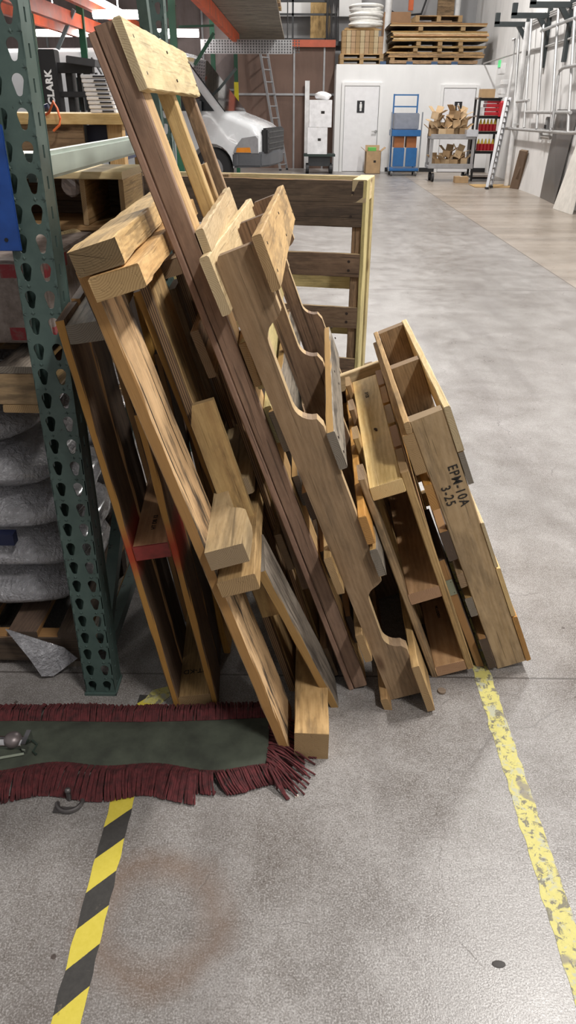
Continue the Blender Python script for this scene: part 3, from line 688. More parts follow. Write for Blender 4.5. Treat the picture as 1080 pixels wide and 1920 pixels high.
def cell_plate(xs, zs, holef, t):
    """plate made of cells xs x zs, each with a star-shaped hole around its centre (or none); lies in x-y, thickness t"""
    b = bmesh.new()
    for i in range(len(xs) - 1):
        for j in range(len(zs) - 1):
            x0, x1, y0, y1 = xs[i], xs[i + 1], zs[j], zs[j + 1]; h = holef(i, j, (x0 + x1) / 2, (y0 + y1) / 2)
            if h is None:
                b.faces.new([b.verts.new((x, y, 0)) for x, y in ((x0, y0), (x1, y0), (x1, y1), (x0, y1))]); continue
            c = (sum(p[0] for p in h) / len(h), sum(p[1] for p in h) / len(h))
            ang = lambda p: math.atan2(p[1] - c[1], p[0] - c[0])
            ins = [(ang(p), p) for p in h]
            for q in ((x0, y0), (x1, y0), (x1, y1), (x0, y1)):
                a = ang(q); best = None
                for k in range(len(h)):
                    p, r = h[k], h[(k + 1) % len(h)]; dx, dy = math.cos(a), math.sin(a); ex, ey = r[0] - p[0], r[1] - p[1]; den = dx * ey - dy * ex
                    if abs(den) < 1e-12: continue
                    tt = ((p[0] - c[0]) * ey - (p[1] - c[1]) * ex) / den; uu = ((p[0] - c[0]) * dy - (p[1] - c[1]) * dx) / den
                    if tt > 0 and -1e-6 <= uu <= 1 + 1e-6: best = (c[0] + dx * tt, c[1] + dy * tt)
                if best: ins.append((a, best))
            ins.sort(key=lambda e: e[0]); inn, out = [], []
            for a, p in ins:
                dx, dy = math.cos(a), math.sin(a); ts = []
                if dx > 1e-9: ts.append((x1 - c[0]) / dx)
                if dx < -1e-9: ts.append((x0 - c[0]) / dx)
                if dy > 1e-9: ts.append((y1 - c[1]) / dy)
                if dy < -1e-9: ts.append((y0 - c[1]) / dy)
                tq = min(ts); inn.append(b.verts.new((p[0], p[1], 0))); out.append(b.verts.new((c[0] + dx * tq, c[1] + dy * tq, 0)))
            n = len(inn)
            for k in range(n): b.faces.new((inn[k], out[k], out[(k + 1) % n], inn[(k + 1) % n]))
    bmesh.ops.remove_doubles(b, verts=b.verts, dist=1e-5); bmesh.ops.recalc_face_normals(b, faces=b.faces)
    r = bmesh.ops.solidify(b, geom=list(b.faces), thickness=t); m = MB(); m.b.free(); m.b = b; return m
def post(parent, cx, y, zt, w=.085, d=.072):
    sp = .0578; n = int((zt - .01) / sp); zs = [0] + [.002 + sp * k for k in range(n + 1)] + [zt]
    zs = sorted(set(zs))
    hf = lambda i, j, a, b_: None if j in (0, len(zs) - 2) else teardrop(a + (.0005 if i == 0 else -.0005), b_, 1.02)
    cell_plate([0, w / 2, w], zs, hf, .0025).build('post_face', GREEN, parent, mat4=Matrix(((1, 0, 0, cx - w / 2), (0, 0, -1, y), (0, 1, 0, 0), (0, 0, 0, 1))))
    sf = lambda i, j, a, b_: None if j in (0, len(zs) - 2) else [(a - .005, b_ - .012), (a + .005, b_ - .012), (a + .005, b_ + .012), (a - .005, b_ + .012)]
    for sx in (cx + w / 2 - .00125, cx - w / 2 + .00125):
        cell_plate([0, d], zs, sf, .0025).build('post_side', GREEN, parent, mat4=Matrix(((0, 0, 1, sx), (1, 0, 0, y), (0, 1, 0, 0), (0, 0, 0, 1))))
    for s in (-1, 1): MB().box((cx + s * (w / 2 - .012), y + d, zt / 2), (.024, .0025, zt)).build('post_lip', GREEN, parent)
    MB().box((cx, y + .036, .004), (.092, .085, .008)).build('foot_plate', GREEN, parent)
RK = thing('rack_upright', 'green perforated rack upright frame, the nearest, at the left behind the mop', 'rack', (-.556, 1.62, 0))
post(RK, 0, 0, 3.2); post(RK, .0, 1.73, 3.6)
MB().box((0, .90, 1.385), (.035, 1.68, .055), ).build('horizontal_brace', plain('brace_grey_green', C(.36, .42, .37), .35, .3), RK, bevel=.008)
def brace(a, b, w=.04):
    a, b = Vector(a), Vector(b); m, L = lean(a, b, (1, 0, 0)); o = MB().box((0, L / 2, 0), (.035, L, w)).build('diagonal_brace', GREEN, RK); o.matrix_local = m
brace((0, 1.70, 1.42), (0, 1.00, 3.1), .05); brace((0, .1, .12), (0, 1.68, 1.30)); brace((0, .12, .08), (0, 1.68, .08))
struct(MB().box((-2.3, -.9, 2.6), (.1, 6.6, 5.2)), 'wall_left', GREYW)  # unseen slab added to block light and darken the left side
BLUE = plain('blue_steel', C(.010, .055, .25), .4, var=.12, scale=20)
RBm = thing('rack_beam', 'blue rack beam end hooked on the near green post with a steel bolt', 'rack beam', (-.603, 1.614, 1.235))
MB().box((-.005, -.004, .115), (.066, .006, .235)).build('connector_plate', BLUE, RBm, bevel=.0015)
MB().box((-.035, .04, .115), (.006, .08, .235)).box((-.62, .02, .12), (1.15, .05, .11)).build('beam', BLUE, RBm, bevel=.003)
MB().cyl((-.015, -.006, .128), (-.015, -.012, .128), .020, seg=20).cyl((-.015, -.012, .128), (-.015, -.024, .128), .015, seg=6).build('bolt', STEEL, RBm)
MB().cyl((-.008, -.0072, .092), (-.008, -.0078, .092), .008, seg=14).cyl((0, -.0072, .02), (0, -.0085, .02), .004).build('slot', plain('dark_hole', C(.01, .01, .012), .8), RBm)
# =================================================================== LOAD OF BAGS
def bag_mat():
    t = NT('wrapped_woven_bag'); tc = t.add('ShaderNodeTexCoord'); v = tc.outputs['Object']; oi = t.add('ShaderNodeObjectInfo')
    a = t.noise(v, 14, 6, .7, 1.0); w = t.add('ShaderNodeTexWave'); w.inputs['Scale'].default_value = 22; w.inputs['Distortion'].default_value = 9; w.inputs['Detail'].default_value = 4; t.link(v, w.inputs[0])
    c = t.ramp(a, [(.3, C(.58, .57, .60)), (.6, C(.84, .83, .88))])
    hv = t.add('ShaderNodeHueSaturation'); t.link(c, hv.inputs['Color']); t.link(t.math('MULTIPLY_ADD', oi.outputs['Random'], .3, .8), hv.inputs['Value'])
    t.set(Base_Color=hv.outputs[0], Roughness=.25, Coat_Weight=1.0, Coat_Roughness=.12)
    t.bump(t.math('ADD', t.math('MULTIPLY', a, 2.0), t.math('ADD', t.math('MULTIPLY', w.outputs['Fac'], .22), t.math('MULTIPLY', t.noise(v, 45, 4, .7, 2.5), 1.2))), 1.0, .030); return t.m
BAGM = bag_mat()
def bag(cx, cy, z, sx, sy, sz, seed, label):
    b = bmesh.new(); bmesh.ops.create_cube(b, size=2); bmesh.ops.subdivide_edges(b, edges=b.edges, cuts=13, use_grid_fill=True)
    for v in b.verts:
        x, y, z_ = v.co; e = 5; r = (abs(x) ** e + abs(y) ** e + abs(z_) ** 2.6) ** (1 / 3.6); k = 1 / max(r, .001) ** .75
        edge = max(abs(x), abs(y)); zz = z_ * (1 - .45 * max(0, edge - .55) / .45)
        nz = noise.noise(Vector((x * 2.2 + seed, y * 2.2, z_))) * .10 + noise.noise(Vector((x * 6, y * 6 + seed, z_ * 3))) * .05
        v.co = Vector((x * k * .98 * (1 + nz * .2), y * k * .98 * (1 + nz * .2), zz * k * (1 + nz)))
        v.co = Vector((v.co.x * sx / 2, v.co.y * sy / 2, v.co.z * sz / 2))
    m = MB(); m.b.free(); m.b = b
    return tag(m.build('sack', BAGM, loc=(cx, cy, z + sz / 2), smooth=True), label, 'sack', 'wrapped sacks on the lower left pallet')
nm_ = ['lowest', 'second lowest', 'third', 'fourth', 'topmost']
for k in range(5):
    zb = .135 + k * .132; w_ = (.0, .02, .01, -.02, -.08)[k]
    lb = 'white woven sack under stretch film, %s of the front stack behind the rack post' % nm_[k]
    bag(-1.02 + w_ / 2, 2.05, zb, .80 + w_, .52, .155, k * 3.1, lb)
    o = bag(-1.02 + w_ / 2, 2.56, zb, .80 + w_, .52, .155, k * 5.7 + 1, 'white woven sack under stretch film, %s of the rear stack behind the rack post' % nm_[k])
# loose printed film flap on the sacks
fl = MB(); fl.b.free(); fl.b = bmesh.new()
pts = [atY(10, 1180, 1.705), atY(120, 1215, 1.715), atY(145, 1235, 1.715), atY(100, 1268, 1.685), atY(78, 1268, 1.675), atY(55, 1235, 1.675)]
fl.prism(pts, (0, .003, 0)); tag(fl.build('film_flap', BAGM), 'torn corner of white sack film hanging over the pallet edge at the lower left', 'film')
sk = bpy.data.objects['sack.004']; lq = atY(14, 1008, 1.79) - Vector(sk.location)
MB().box((lq.x, lq.y, lq.z), (.045, .03, .035)).build('printed_label', plain('navy_print', C(.01, .015, .05), .5), sk)
BP = thing('wooden_pallet', 'dark wooden pallet on the floor under the wrapped sacks', 'pallet', (-1.45, 1.74, 0))
for y_ in (0, .47, .95): board(BP, 'stringer', 'dark', (0, y_, .02), (.84, y_ + .05, .11))
for i in range(6): board(BP, 'deck_board', 'dark', (0 + i * .15, 0, .11), (.09 + i * .15, 1.0, .13))
for i in (0, 3, 5): board(BP, 'deck_board', 'grey', (0 + i * .15, 0, .0), (.09 + i * .15, 1.0, .02))
# =================================================================== PLANK PACK ABOVE THE SACKS
UP = thing('wooden_pallet', 'worn wooden pallet resting on top of the wrapped sacks behind the rack post', 'pallet', (-1.55, 1.72, .83))
for y_ in (0, .47, .95): board(UP, 'stringer', 'aged', (0, y_, .02), (.92, y_ + .05, .10))
for i in range(6): board(UP, 'deck_board', 'grey', (0 + i * .165, 0, .10), (.10 + i * .165, 1.02, .118)); 
for i in (0, 3, 5): board(UP, 'deck_board', 'tan', (0 + i * .165, 0, .0), (.10 + i * .165, 1.02, .02))
def pack_mat():
    t = NT('grey_pack_with_red_blocks'); tc = t.add('ShaderNodeTexCoord'); v = tc.outputs['Object']; sp = t.add('ShaderNodeSeparateXYZ'); t.link(v, sp.inputs[0]); x, y, z = sp.outputs
    n = t.noise(v, 26, 5, .7); c = t.ramp(n, [(.35, C(.16, .12, .10)), (.65, C(.30, .25, .22))])
    bl = t.math('LESS_THAN', t.math('FRACT', t.math('MULTIPLY', t.math('ADD', y, x), 9.0)), .66)
    row = t.math('GREATER_THAN', t.math('ABSOLUTE', z), .060)
    row = t.math('MULTIPLY', row, t.math('LESS_THAN', t.math('ABSOLUTE', z), .092))
    f = t.math('MULTIPLY', t.math('MULTIPLY', bl, row), t.ramp(n, [(.35, 0.2), (.5, 1.0)]))
    c = t.mix(f, c, C(.26, .03, .035)); return t.set(Base_Color=c, Roughness=.75)
PK = MB().box((0, 0, 0), (1.0, 1.0, .20)); tag(PK.build('board_pack', pack_mat(), loc=(-1.105, 2.33, 1.073), bevel=.006), 'grey board pack with rows of dark red blocks, behind the rack post', 'board pack')
bx = thing('open_crate', 'small open wooden crate with two compartments on the red-blocked pack', 'crate', (-.69, 2.30, 1.176))
board(bx, 'side', 'tan', (-.24, 0, .0), (.19, .30, .015)); board(bx, 'side', 'pale', (-.24, -.01, .14), (.19, .30, .16))
for x_ in (-.24, .065, .176): board(bx, 'divider', 'tan', (x_, 0, .015), (x_ + .014, .30, .14), axis='y')
board(bx, 'back', 'brown', (-.24, .285, .015), (.19, .30, .14))
m_, L_ = lean(atY(95, 446, 2.220), atY(216, 408, 2.460)); g = MB().cyl((0, 0, 0), (0, L_, 0), .018, .014, 10)
o = g.build('wooden_pole', W['pale'], smooth=True); o.matrix_world = m_ @ Matrix.Translation((0, 0, .01)); tag(o, 'pale round pole lying in front of the small open crate', 'pole')
pw = MB().box((0, 0, 0), (.16, .16, .04)); tag(pw.build('white_block', plain('white_foam', C(.8, .78, .72), .7), loc=(-.80, 2.44, 1.176 + .16 + .021)), 'white foam block lying on the small open crate', 'foam block')
pg = MB().sph((0, 0, 0), .035, (1, .8, 1)); 
for v in pg.b.verts: v.co *= 1 + .25 * noise.noise(v.co * 60)
tag(pg.build('plastic_bag', plain('crumpled_film', C(.7, .7, .72), .2, coat=.6), loc=atY(136, 345, 2.48)), 'crumpled clear plastic scrap on the small open crate', 'plastic scrap')
# =================================================================== TALL SLATTED CRATE behind the pile
c0, c1 = flo(673, 339, 1.215), flo(145, 320, 1.215)
ex = (c1 - c0); Lx = ex.length; ex.normalize(); ey = Vector((-ex.y, ex.x, 0)); ey = -ey if ey.y < 0 else ey
ey = (ey * .75 + Vector((.10, .9, 0)).normalized() * .6).normalized()
mc = Matrix((ex, ey, Vector((0, 0, 1)))).transposed().to_4x4(); mc.translation = (c0.x + .035, c0.y, 0)
ey2 = Vector((0, 1, 0))
LC = thing('slatted_crate', 'large upright slatted wooden crate standing behind the leaning pallets', 'crate', (c0.x + .02, c0.y, 0), rz=math.radians(-12))
Lx = min(Lx, 1.75); td = .28; zt = 1.215
rows = [(1.02, zt), (.80, .905), (.56, .66), (.31, .41), (.03, .15)]
for i, (a, b) in enumerate(rows):
    board(LC, 'slat', 'brown' if i else 'dark', (-Lx, 0, a), (0, .02, b), rough=.002, label='wide dark top slat' if not i else None)
for i, (a, b) in enumerate([(1.02, zt), (.69, .79), (.46, .56), (.22, .32), (.02, .12)]):
    board(LC, 'slat', 'yellow' if i else 'pale', (-Lx, td - .02, a), (.012, td, b), rough=.002, label='pale rear slat')
for x_ in (-Lx + .02, -Lx / 2, -.045):
    board(LC, 'upright', 'brown' if x_ < -.1 else 'aged', (x_, .02, 0), (x_ + .042, .065, zt - .004)); board(LC, 'upright', 'aged', (x_, td - .065, 0), (x_ + .042, td - .02, zt - .004))
board(LC, 'end_panel', 'yellow', (0, 0, 0), (.018, .11, zt), axis='z'); board(LC, 'end_panel', 'yellow', (0, .2, .0), (.018, td, zt), axis='z'); board(LC, 'end_rail', 'pale', (-.05, .0, zt - .09), (.016, td, zt + .004), axis='y')
nails(LC, [(-.045, 0, zt - .05), (-.05, 0, zt - .15), (-.05, 0, .87), (-.05, 0, .83), (-.05, 0, .63), (-.05, 0, .59), (-.35, 0, .62)], (0, -1, 0), .007)
# =================================================================== DUST MOP
MP = thing('dust_mop', 'giant dust mop head, dark green canvas with dark red yarn fringe, on the floor', 'mop', (-.45, 1.42, 0))
cb = bmesh.new(); nx, ny = 44, 10
def mop_edge(x): # x from -0.62 .. .0 in world -> near / far canvas edges
    return 1.318 + .03 * (x + .8) + .010 * math.sin(x * 9) - .008 * math.sin(x * 23), 1.487 + .04 * (x + .8) + .006 * math.sin(x * 7 + 1) 
g_ = []
for i in range(nx + 1):
    x = -1.15 + (1.15 - .062) * i / nx; a, b_ = mop_edge(x); row = []
    for j in range(ny + 1):
        t_ = j / ny; y = a + (b_ - a) * t_; z = .022 + .014 * math.sin(math.pi * t_) + .004 * noise.noise(Vector((x * 7, y * 7, 0)))
        if j in (0, ny): z = .020
        row.append(cb.verts.new((x + .45, y - 1.42, z)))
    g_.append(row)
for i in range(nx):
    for j in range(ny): cb.faces.new((g_[i][j], g_[i + 1][j], g_[i + 1][j + 1], g_[i][j + 1]))
e_ = [e for e in cb.edges if e.is_boundary]; r_x = bmesh.ops.extrude_edge_only(cb, edges=e_)
for v in [v for v in r_x['geom'] if isinstance(v, bmesh.types.BMVert)]: v.co.z = .004
mb = MB(); mb.b.free(); mb.b = cb
mb.build('canvas', plain('canvas_green', C(.050, .058, .042), .9, var=.2, scale=14, bump=.3), MP, smooth=True)
YARN = plain('yarn_red', C(.085, .016, .018), .9, var=.3, scale=60)
def yarn_row(name, n, f, seg=5):
    y = MB()
    for i in range(n): y.tube(f(i), .0026, seg)
    o = y.build(name, YARN, MP, smooth=True); o['kind'] = 'stuff'; return o
RR = random.Random(5)
def near(i):
    x = -1.15 + 1.09 * i / 420 + RR.uniform(-.003, .003); a, b_ = mop_edge(x); ln = .070 + .028 * (0.5 + .5 * noise.noise(Vector((x * 7, 0, 0)))) - (.035 if x > -.24 else 0)
    dx = .02 * noise.noise(Vector((x * 8, 3, 0))) + RR.uniform(-.006, .006) + (.03 if x > -.2 else 0); l = RR.uniform(0, .008)
    pts = [(x, a + .006, .022), (x + dx * .2, a - ln * .3, .030 + l), (x + dx * .6, a - ln * .75, .018 + l), (x + dx, a - ln, .004 + l * .3), (x + dx + RR.uniform(-.004, .004), a - ln * .8, .003)]
    return [(p[0] + .45, p[1] - 1.42, p[2]) for p in pts]
def farr(i):
    x = -1.15 + 1.08 * i / 420 + RR.uniform(-.003, .003); a, b_ = mop_edge(x); ln = .058 + .015 * noise.noise(Vector((x * 6, 9, 0)))
    dx = .02 * noise.noise(Vector((x * 8, 7, 0))) + RR.uniform(-.005, .005); l = RR.uniform(0, .008)
    pts = [(x, b_ - .006, .022), (x + dx * .2, b_ + ln * .3, .034 + l), (x + dx * .7, b_ + ln * .8, .028 + l), (x + dx, b_ + ln, .006 + l)]
    return [(p[0] + .45, p[1] - 1.42, p[2]) for p in pts]
def endd(i):
    t_ = i / 70; y0 = 1.338 + .17 * t_; x0 = -.064; ang = math.radians(-62 + 58 * t_ + RR.uniform(-10, 10)); ln = RR.uniform(.07, .15) if t_ < .8 else RR.uniform(.05, .10)
    w1 = RR.uniform(-.012, .012); l = RR.uniform(0, .010)
    pts = []
    for k in range(6):
        s = k / 5; pts.append((x0 + math.cos(ang) * ln * s + w1 * math.sin(s * 3), y0 + math.sin(ang) * ln * s * .8 + w1 * s, max(.003, .022 + .02 * math.sin(s * 3.1) * (1 - s) - .018 * s + l * (1 - s))))
    return [(p[0] + .45, p[1] - 1.42, p[2]) for p in pts]
yarn_row('fringe', 421, near); yarn_row('fringe', 421, farr); yarn_row('fringe', 71, endd)
CH = plain('chrome', C(.7, .7, .72), .12, 1.0)
hq = flo(30, 1395, .04)
hl = (hq.x + .45, hq.y - 1.42, 0)
MB().cyl((hl[0] - .10, hl[1], .045), (hl[0] + .035, hl[1], .045), .016, seg=20).box((hl[0] + .03, hl[1], .046), (.012, .05, .04)).build('handle_socket', CH, MP, smooth=True)
MB().sph((hl[0] - .005, hl[1], .055), .024, (1, 1, .8)).build('swivel_cap', plain('dull_pewter', C(.20, .17, .17), .4, .6), MP, smooth=True)
MB().tube([(hl[0] + .04, hl[1] + .01, .045), (hl[0] + .055, hl[1] + .0, .04), (hl[0] + .05, hl[1] - .02, .036), (hl[0] + .062, hl[1] - .03, .036)], .003, 6).build('tie_string', plain('dark_green_string', C(.02, .035, .025), .9), MP)
MB().tube([(hl[0] + .03, hl[1] - .03, .037), (hl[0] - .03, hl[1] - .045, .036), (hl[0] - .12, hl[1] - .05, .036)], .0035, 6).build('tie_string', plain('pale_string', C(.25, .28, .22), .9), MP)
hk = thing('metal_hook', 'small dull metal swivel bracket peeking from under the red fringe', 'bracket', flo(130, 1512))
PEW = plain('pewter', C(.14, .13, .13), .45, .7)
MB().torus((0, .01, .006), .030, .006, seg=14, a0=math.pi * 1.05, a1=math.pi * 2.05).build('curved_arm', PEW, hk, smooth=True)
MB().cyl((-.005, .02, 0), (-.005, .02, .03), .006).sph((-.005, .02, .032), .008).build('stud', PEW, hk, smooth=True)
MB().box((-.01, -.012, .002), (.05, .018, .004)).build('base_tab', PEW, hk, bevel=.001)
# =================================================================== LEFT BACKGROUND
BN = thing('workbench', 'wooden workbench with a thick plywood top behind the near rack', 'workbench', (-1.6, 4.2, 0))
bxr = atY(232, 236, 4.2).x + 1.6
board(BN, 'top', 'new', (-1.2, 0, 1.415), (bxr, .8, 1.465), axis='x'); board(BN, 'apron', 'aged', (-1.2, .04, 1.25), (bxr - .22, .06, 1.415)); board(BN, 'lower_shelf', 'aged', (-1.2, .05, .7), (bxr, .75, .72))
for x_ in (-1.1, bxr - .1):
    for y_ in (.05, .7): board(BN, 'leg', 'tan', (x_, y_, 0), (x_ + .08, y_ + .08, 1.415))
MB().box((bxr - .12, .42, 1.33), (.2, .6, .16)).build('drawer_box', plain('navy_box', C(.012, .018, .05), .5), BN)
for i in range(9):
    t = thing('plastic_tray', ['bottommost', 'second', 'third', 'fourth', 'fifth', 'sixth', 'seventh', 'eighth', 'topmost'][i] + ' white slotted plastic tray, counted upward, in the stack on the workbench', 'tray', (atY(196, 200, 4.4).x - .004 * i, 4.42, 1.4655 + i * .0195), group='white plastic trays on the workbench')
    MB().box((0, 0, .009), (.135 + .002 * (i % 2), .12, .0175)).build('tray_body', plain('white_plastic', C(.75, .75, .77), .4), t, bevel=.003)
    MB().box((.026, -.0610, .009), (.06, .002, .008)).build('slot', plain('dark_slot', C(.03, .03, .035), .7), t)
    under(part(t, 'slot'), part(t, 'tray_body'))
OR = plain('orange_rubber', C(.65, .13, .03), .5)
ho = MB().tube([atY(*p) for p in ((72, 205, 4.116), (70, 222, 4.133), (80, 218, 4.200), (92, 211, 4.175), (100, 190, 4.166), (107, 203, 4.158), (113, 222, 4.150), (112, 234, 4.141), (100, 246, 4.133))], .006, 7); tag(ho.build('air_hose', OR, smooth=True), 'orange air hose looping over the workbench edge', 'hose')
ah = MB().cyl((0, 0, 0), (.05, 0, .01), .014, .018); tag(ah.build('hose_gun', plain('navy_plastic', C(.01, .015, .05), .4), loc=(atY(78, 234, 4.3).x, 4.3, 1.482)), 'dark blue nozzle lying on the workbench beside the orange hose', 'nozzle')
# forklift mast
def pxm(Y): return Y / F
FK = thing('forklift', 'black forklift mast with white lettering behind the workbench', 'forklift', (atY(95, 200, 6.68).x, 6.68, 0))
BK = plain('black_paint', C(.018, .018, .02), .45); 
x0_, zt_ = atY(83, 95, 6.68).x - FK.location.x, atY(83, 93, 6.68).z
til = Matrix.Rotation(math.radians(-5), 3, 'Y')
def frail(x, w, zt, name='mast_rail', d=.14, yy=0): 
    MB().box((x + .0, yy, zt / 2), (w, d, zt)).build(name, BK, FK, bevel=.006)
frail(x0_ + .03, .125, zt_); frail(x0_ + .30, .05, zt_ - .08, yy=.1); frail(x0_ + .22, .03, zt_ - .1, 'lift_cylinder', .05, .12); frail(x0_ + .155, .05, zt_ - .12, yy=.1)
for z_, h_ in ((zt_ - .12, .07), (zt_ - .30, .04), (zt_ - .68, .06)): MB().box((x0_ + .18, .02, z_), (.36, .08, h_)).build('cross_member', BK, FK, bevel=.004)
MB().cyl((x0_ + .37, .05, zt_ - .15), (x0_ + .43, .05, .8), .012).build('tilt_rod', BK, FK)
MB().box((x0_ + .30, -.02, zt_ - .08), (.22, .2, .05), Matrix.Rotation(.12, 3, 'Y')).build('head_guard', plain('dark_grey_metal', C(.08, .08, .085), .4, .5), FK, bevel=.004)
MB().tube([(x0_ + .36, 0, zt_ - .05), (x0_ + .42, 0, zt_ - .15), (x0_ + .47, 0, zt_ - .28), (x0_ + .42, 0, zt_ - .36), (x0_ + .33, 0, zt_ - .40)], .008, 6).build('hydraulic_hose', BK, FK, smooth=True)
for s in (0, .3): MB().box((x0_ + s, -.5, .06), (.1, 1.0, .04)).build('fork', BK, FK); MB().box((x0_ + s, -.04, .3), (.1, .04, .5)).build('fork_shank', BK, FK)
tm = Matrix(((0, -1, 0, x0_ + .03), (0, 0, -1, -.0725), (1, 0, 0, zt_ - .255), (0, 0, 0, 1)))
text_mesh('mast_lettering', 'CLARK', .072, plain('sign_white', C(.8, .8, .8), .5), FK, tm, bold=.0035, sx=.98, spc=1.08)
under(part(FK, 'mast_lettering'), part(FK, 'mast_rail'))
# cargo van
VP = plain('van_white_paint', C(.66, .68, .70), .25, var=.01, coat=.5); DG = plain('bumper_grey', C(.09, .095, .105), .45); GLS = plain('dark_glass', C(.015, .017, .02), .08, coat=.5)
vy = 16.0; vx = atY(484, 250, vy).x
V = thing('cargo_van', 'white cargo van with grey bumper parked behind the racks', 'van', (vx, vy, 0), rz=math.radians(-10))
prof = [(0, .70), (.0, 1.0), (-.05, 1.12), (-.16, 1.20), (-.45, 1.315), (-.68, 1.39), (-1.17, 1.95), (-1.50, 2.34), (-1.75, 2.44), (-2.2, 2.48), (-5.9, 2.48), (-6.05, 2.3), (-6.1, .55), (-5.6, .5)]
def arch(cx, r, n=12): return [(cx - r * math.cos(math.pi * k / n) , .42 + r * math.sin(math.pi * k / n)) for k in range(n + 1)]
low = [(-5.3, .45)] + arch(-4.85, .44) + [(-1.45, .45)] + arch(-.95, .44) + [(-.45, .5)]
pf = prof + low
# body as lofted slices so the roof and the hood round over
vb = bmesh.new(); sl = []
for yy, ins in ((0.0, .0), (.05, .0), (.12, .0), (1.0, 0), (1.88, 0), (1.95, 0), (2.0, .0)):
    tt = min(yy, 2.0 - yy); sh = .09 * max(0, 1 - tt / .12) ** 2; row = []
    for (x, z) in pf:
        k = sh if z > 1.0 else 0; xs = (.10 * (1 - abs(yy - 1.0)) ** .5 if abs(yy - 1) < 1 else 0) if x > -.3 else 0
        tum = max(0, (z - 1.35)) * .10 * (1 if yy < 1 else -1) * (1 if tt < .5 else 0)
        row.append(vb.verts.new((x - k * .6 + xs, yy + tum, z - k)))
    sl.append(row)
n = len(pf)
for a, b_ in zip(sl, sl[1:]):
    for i in range(n): vb.faces.new((a[i], a[(i + 1) % n], b_[(i + 1) % n], b_[i]))
vb.faces.new(sl[0]); vb.faces.new(sl[-1][::-1]); mb = MB(); mb.b.free(); mb.b = vb
mb.build('body', VP, V, smooth=True)
def sidep(pts, name, mat, y0=-.012, t=.02, tum=True):
    P = [(x, y0 + (max(0, z - 1.35) * .10 if tum else 0), z) for x, z in pts]; return MB().prism(P, (0, t, 0)).build(name, mat, V)
sidep([(-.86, 1.42), (-1.02, 1.60), (-1.32, 1.95), (-1.45, 2.03), (-2.2, 2.05), (-2.2, 1.42)], 'side_window', GLS)
sidep([(-2.75, 1.42), (-2.75, 1.98), (-3.7, 1.98), (-3.7, 1.42)], 'side_window', GLS)
sidep([(-2.02, .6), (-2.03, .6), (-2.03, 2.1), (-2.02, 2.1)], 'door_seam', plain('seam_dark', C(.1, .1, .1), .6)); sidep([(-2.2, 1.2), (-2.4, 1.2), (-2.4, 1.25), (-2.2, 1.25)], 'door_handle', DG, tum=False)
MB().prism([(-.70, .14, 1.40), (-1.48, .22, 2.31), (-1.48, 1.78, 2.31), (-.70, 1.86, 1.40)], (.02, 0, .018)).build('windshield', GLS, V)
sidep([(-.49, .70), (-.46, .80), (-.32, .96), (-.05, 1.0), (.0, .95), (.0, .70)], 'headlight', plain('headlight_glass', C(.30, .30, .31), .12, coat=1.0), -.03, .12, tum=False)
sidep([(-.44, .71), (-.42, .79), (-.16, .80), (-.14, .71)], 'turn_signal', plain('amber_lens', C(.75, .26, .02), .2, coat=1.0), -.036, .05, tum=False)
gr = MB().box((.09, 1.0, .90), (.12, 1.70, .46)); gr.build('grille', plain('grille_black', C(.015, .015, .016), .5), V, bevel=.03)
gg = MB()
for k in range(4): gg.box((.155, 1.0, .76 + k * .10), (.015, 1.5, .018))
gg.build('grille_bars', plain('grille_grey', C(.06, .06, .06), .5), V)
bmp = MB(); bmp.prism([(-.52, -.03, .70), (-.40, -.05, .72), (.06, -.01, .72), (.17, .35, .72), (.20, 1.0, .72), (.17, 1.65, .72), (.06, 2.02, .72), (-.52, 2.03, .70)], (0, 0, -.27)); bmp.build('bumper', DG, V, bevel=.03)
for cx_ in (-.95, -4.85):
    MB().cyl((cx_, .03, .40), (cx_, .28, .40), .385, seg=36).build('tyre', plain('tyre_rubber', C(.02, .02, .022), .8), V, bevel=.02)
    MB().cyl((cx_, .02, .40), (cx_, .05, .40), .22, seg=24).build('wheel_rim', plain('rim_grey', C(.35, .35, .36), .35, .8), V)
MB().box((-1.15, -.12, 1.50), (.12, .18, .24)).build('wing_mirror', DG, V, bevel=.03)
for a_, b_ in (('turn_signal', 'headlight'), ('grille_bars', 'grille')): under(part(V, a_), part(V, b_))
for k_ in (0, 1): under([o for o in V.children if o.name.split('.')[0] == 'wheel_rim'][0], [o for o in V.children if o.name.split('.')[0] == 'tyre'][k_])
# far racks: green posts, yellow guards, orange beams
GR2 = plain('dark_green_paint', C(.012, .085, .042), .45); YG = plain('yellow_guard', C(.72, .62, .02), .5); ORB = plain('orange_beam_paint', C(.62, .10, .03), .5, var=.15, scale=3)
POSTS = {}
def far_post(px, Y, z0, z1, w, yel, label):
    b = atY(px, 150, Y); t = thing('rack_post', label, 'rack post', (b.x, Y, 0))
    MB().box((0, 0, 2.0), (w, w * .7, 4.0)).build('post_column', GR2, t)
    if yel: MB().box((0, -.02, (z0 + z1) / 2), (w * 1.15, w * .8, z1 - z0)).build('post_guard', YG, t)
    POSTS[px] = t
far_post(401, 19.2, .9, atY(401, 138, 19.2).z, .10, True, 'dark green far rack post with yellow guard, nearer of the two beyond the van')
far_post(443, 21.0, .9, atY(443, 154, 21.0).z, .09, True, 'dark green far rack post with yellow guard, farther of the two beyond the van')
far_post(330, 12.516, 0, 0, .10, False, 'dark green rack post rising beside the rear near-rack post')
far_post(72, 15.854, 0, 0, .12, False, 'green rack post standing over the forklift mast'); far_post(164, 16.7, 0, 0, .12, False, 'green rack post between forklift mast and the longest pallet')
def fbar(name, a, b, w, mat, par, cat=None):
    par = POSTS[par]; a, b = Vector(a) - par.location, Vector(b) - par.location; m, L = lean(a, b, (1, 0, 0) if abs((b - a).normalized().x) < .9 else (0, 1, 0)); o = MB().box((0, L / 2, 0), (w, L, w)).build(name, mat); o.parent = par; o.matrix_local = m
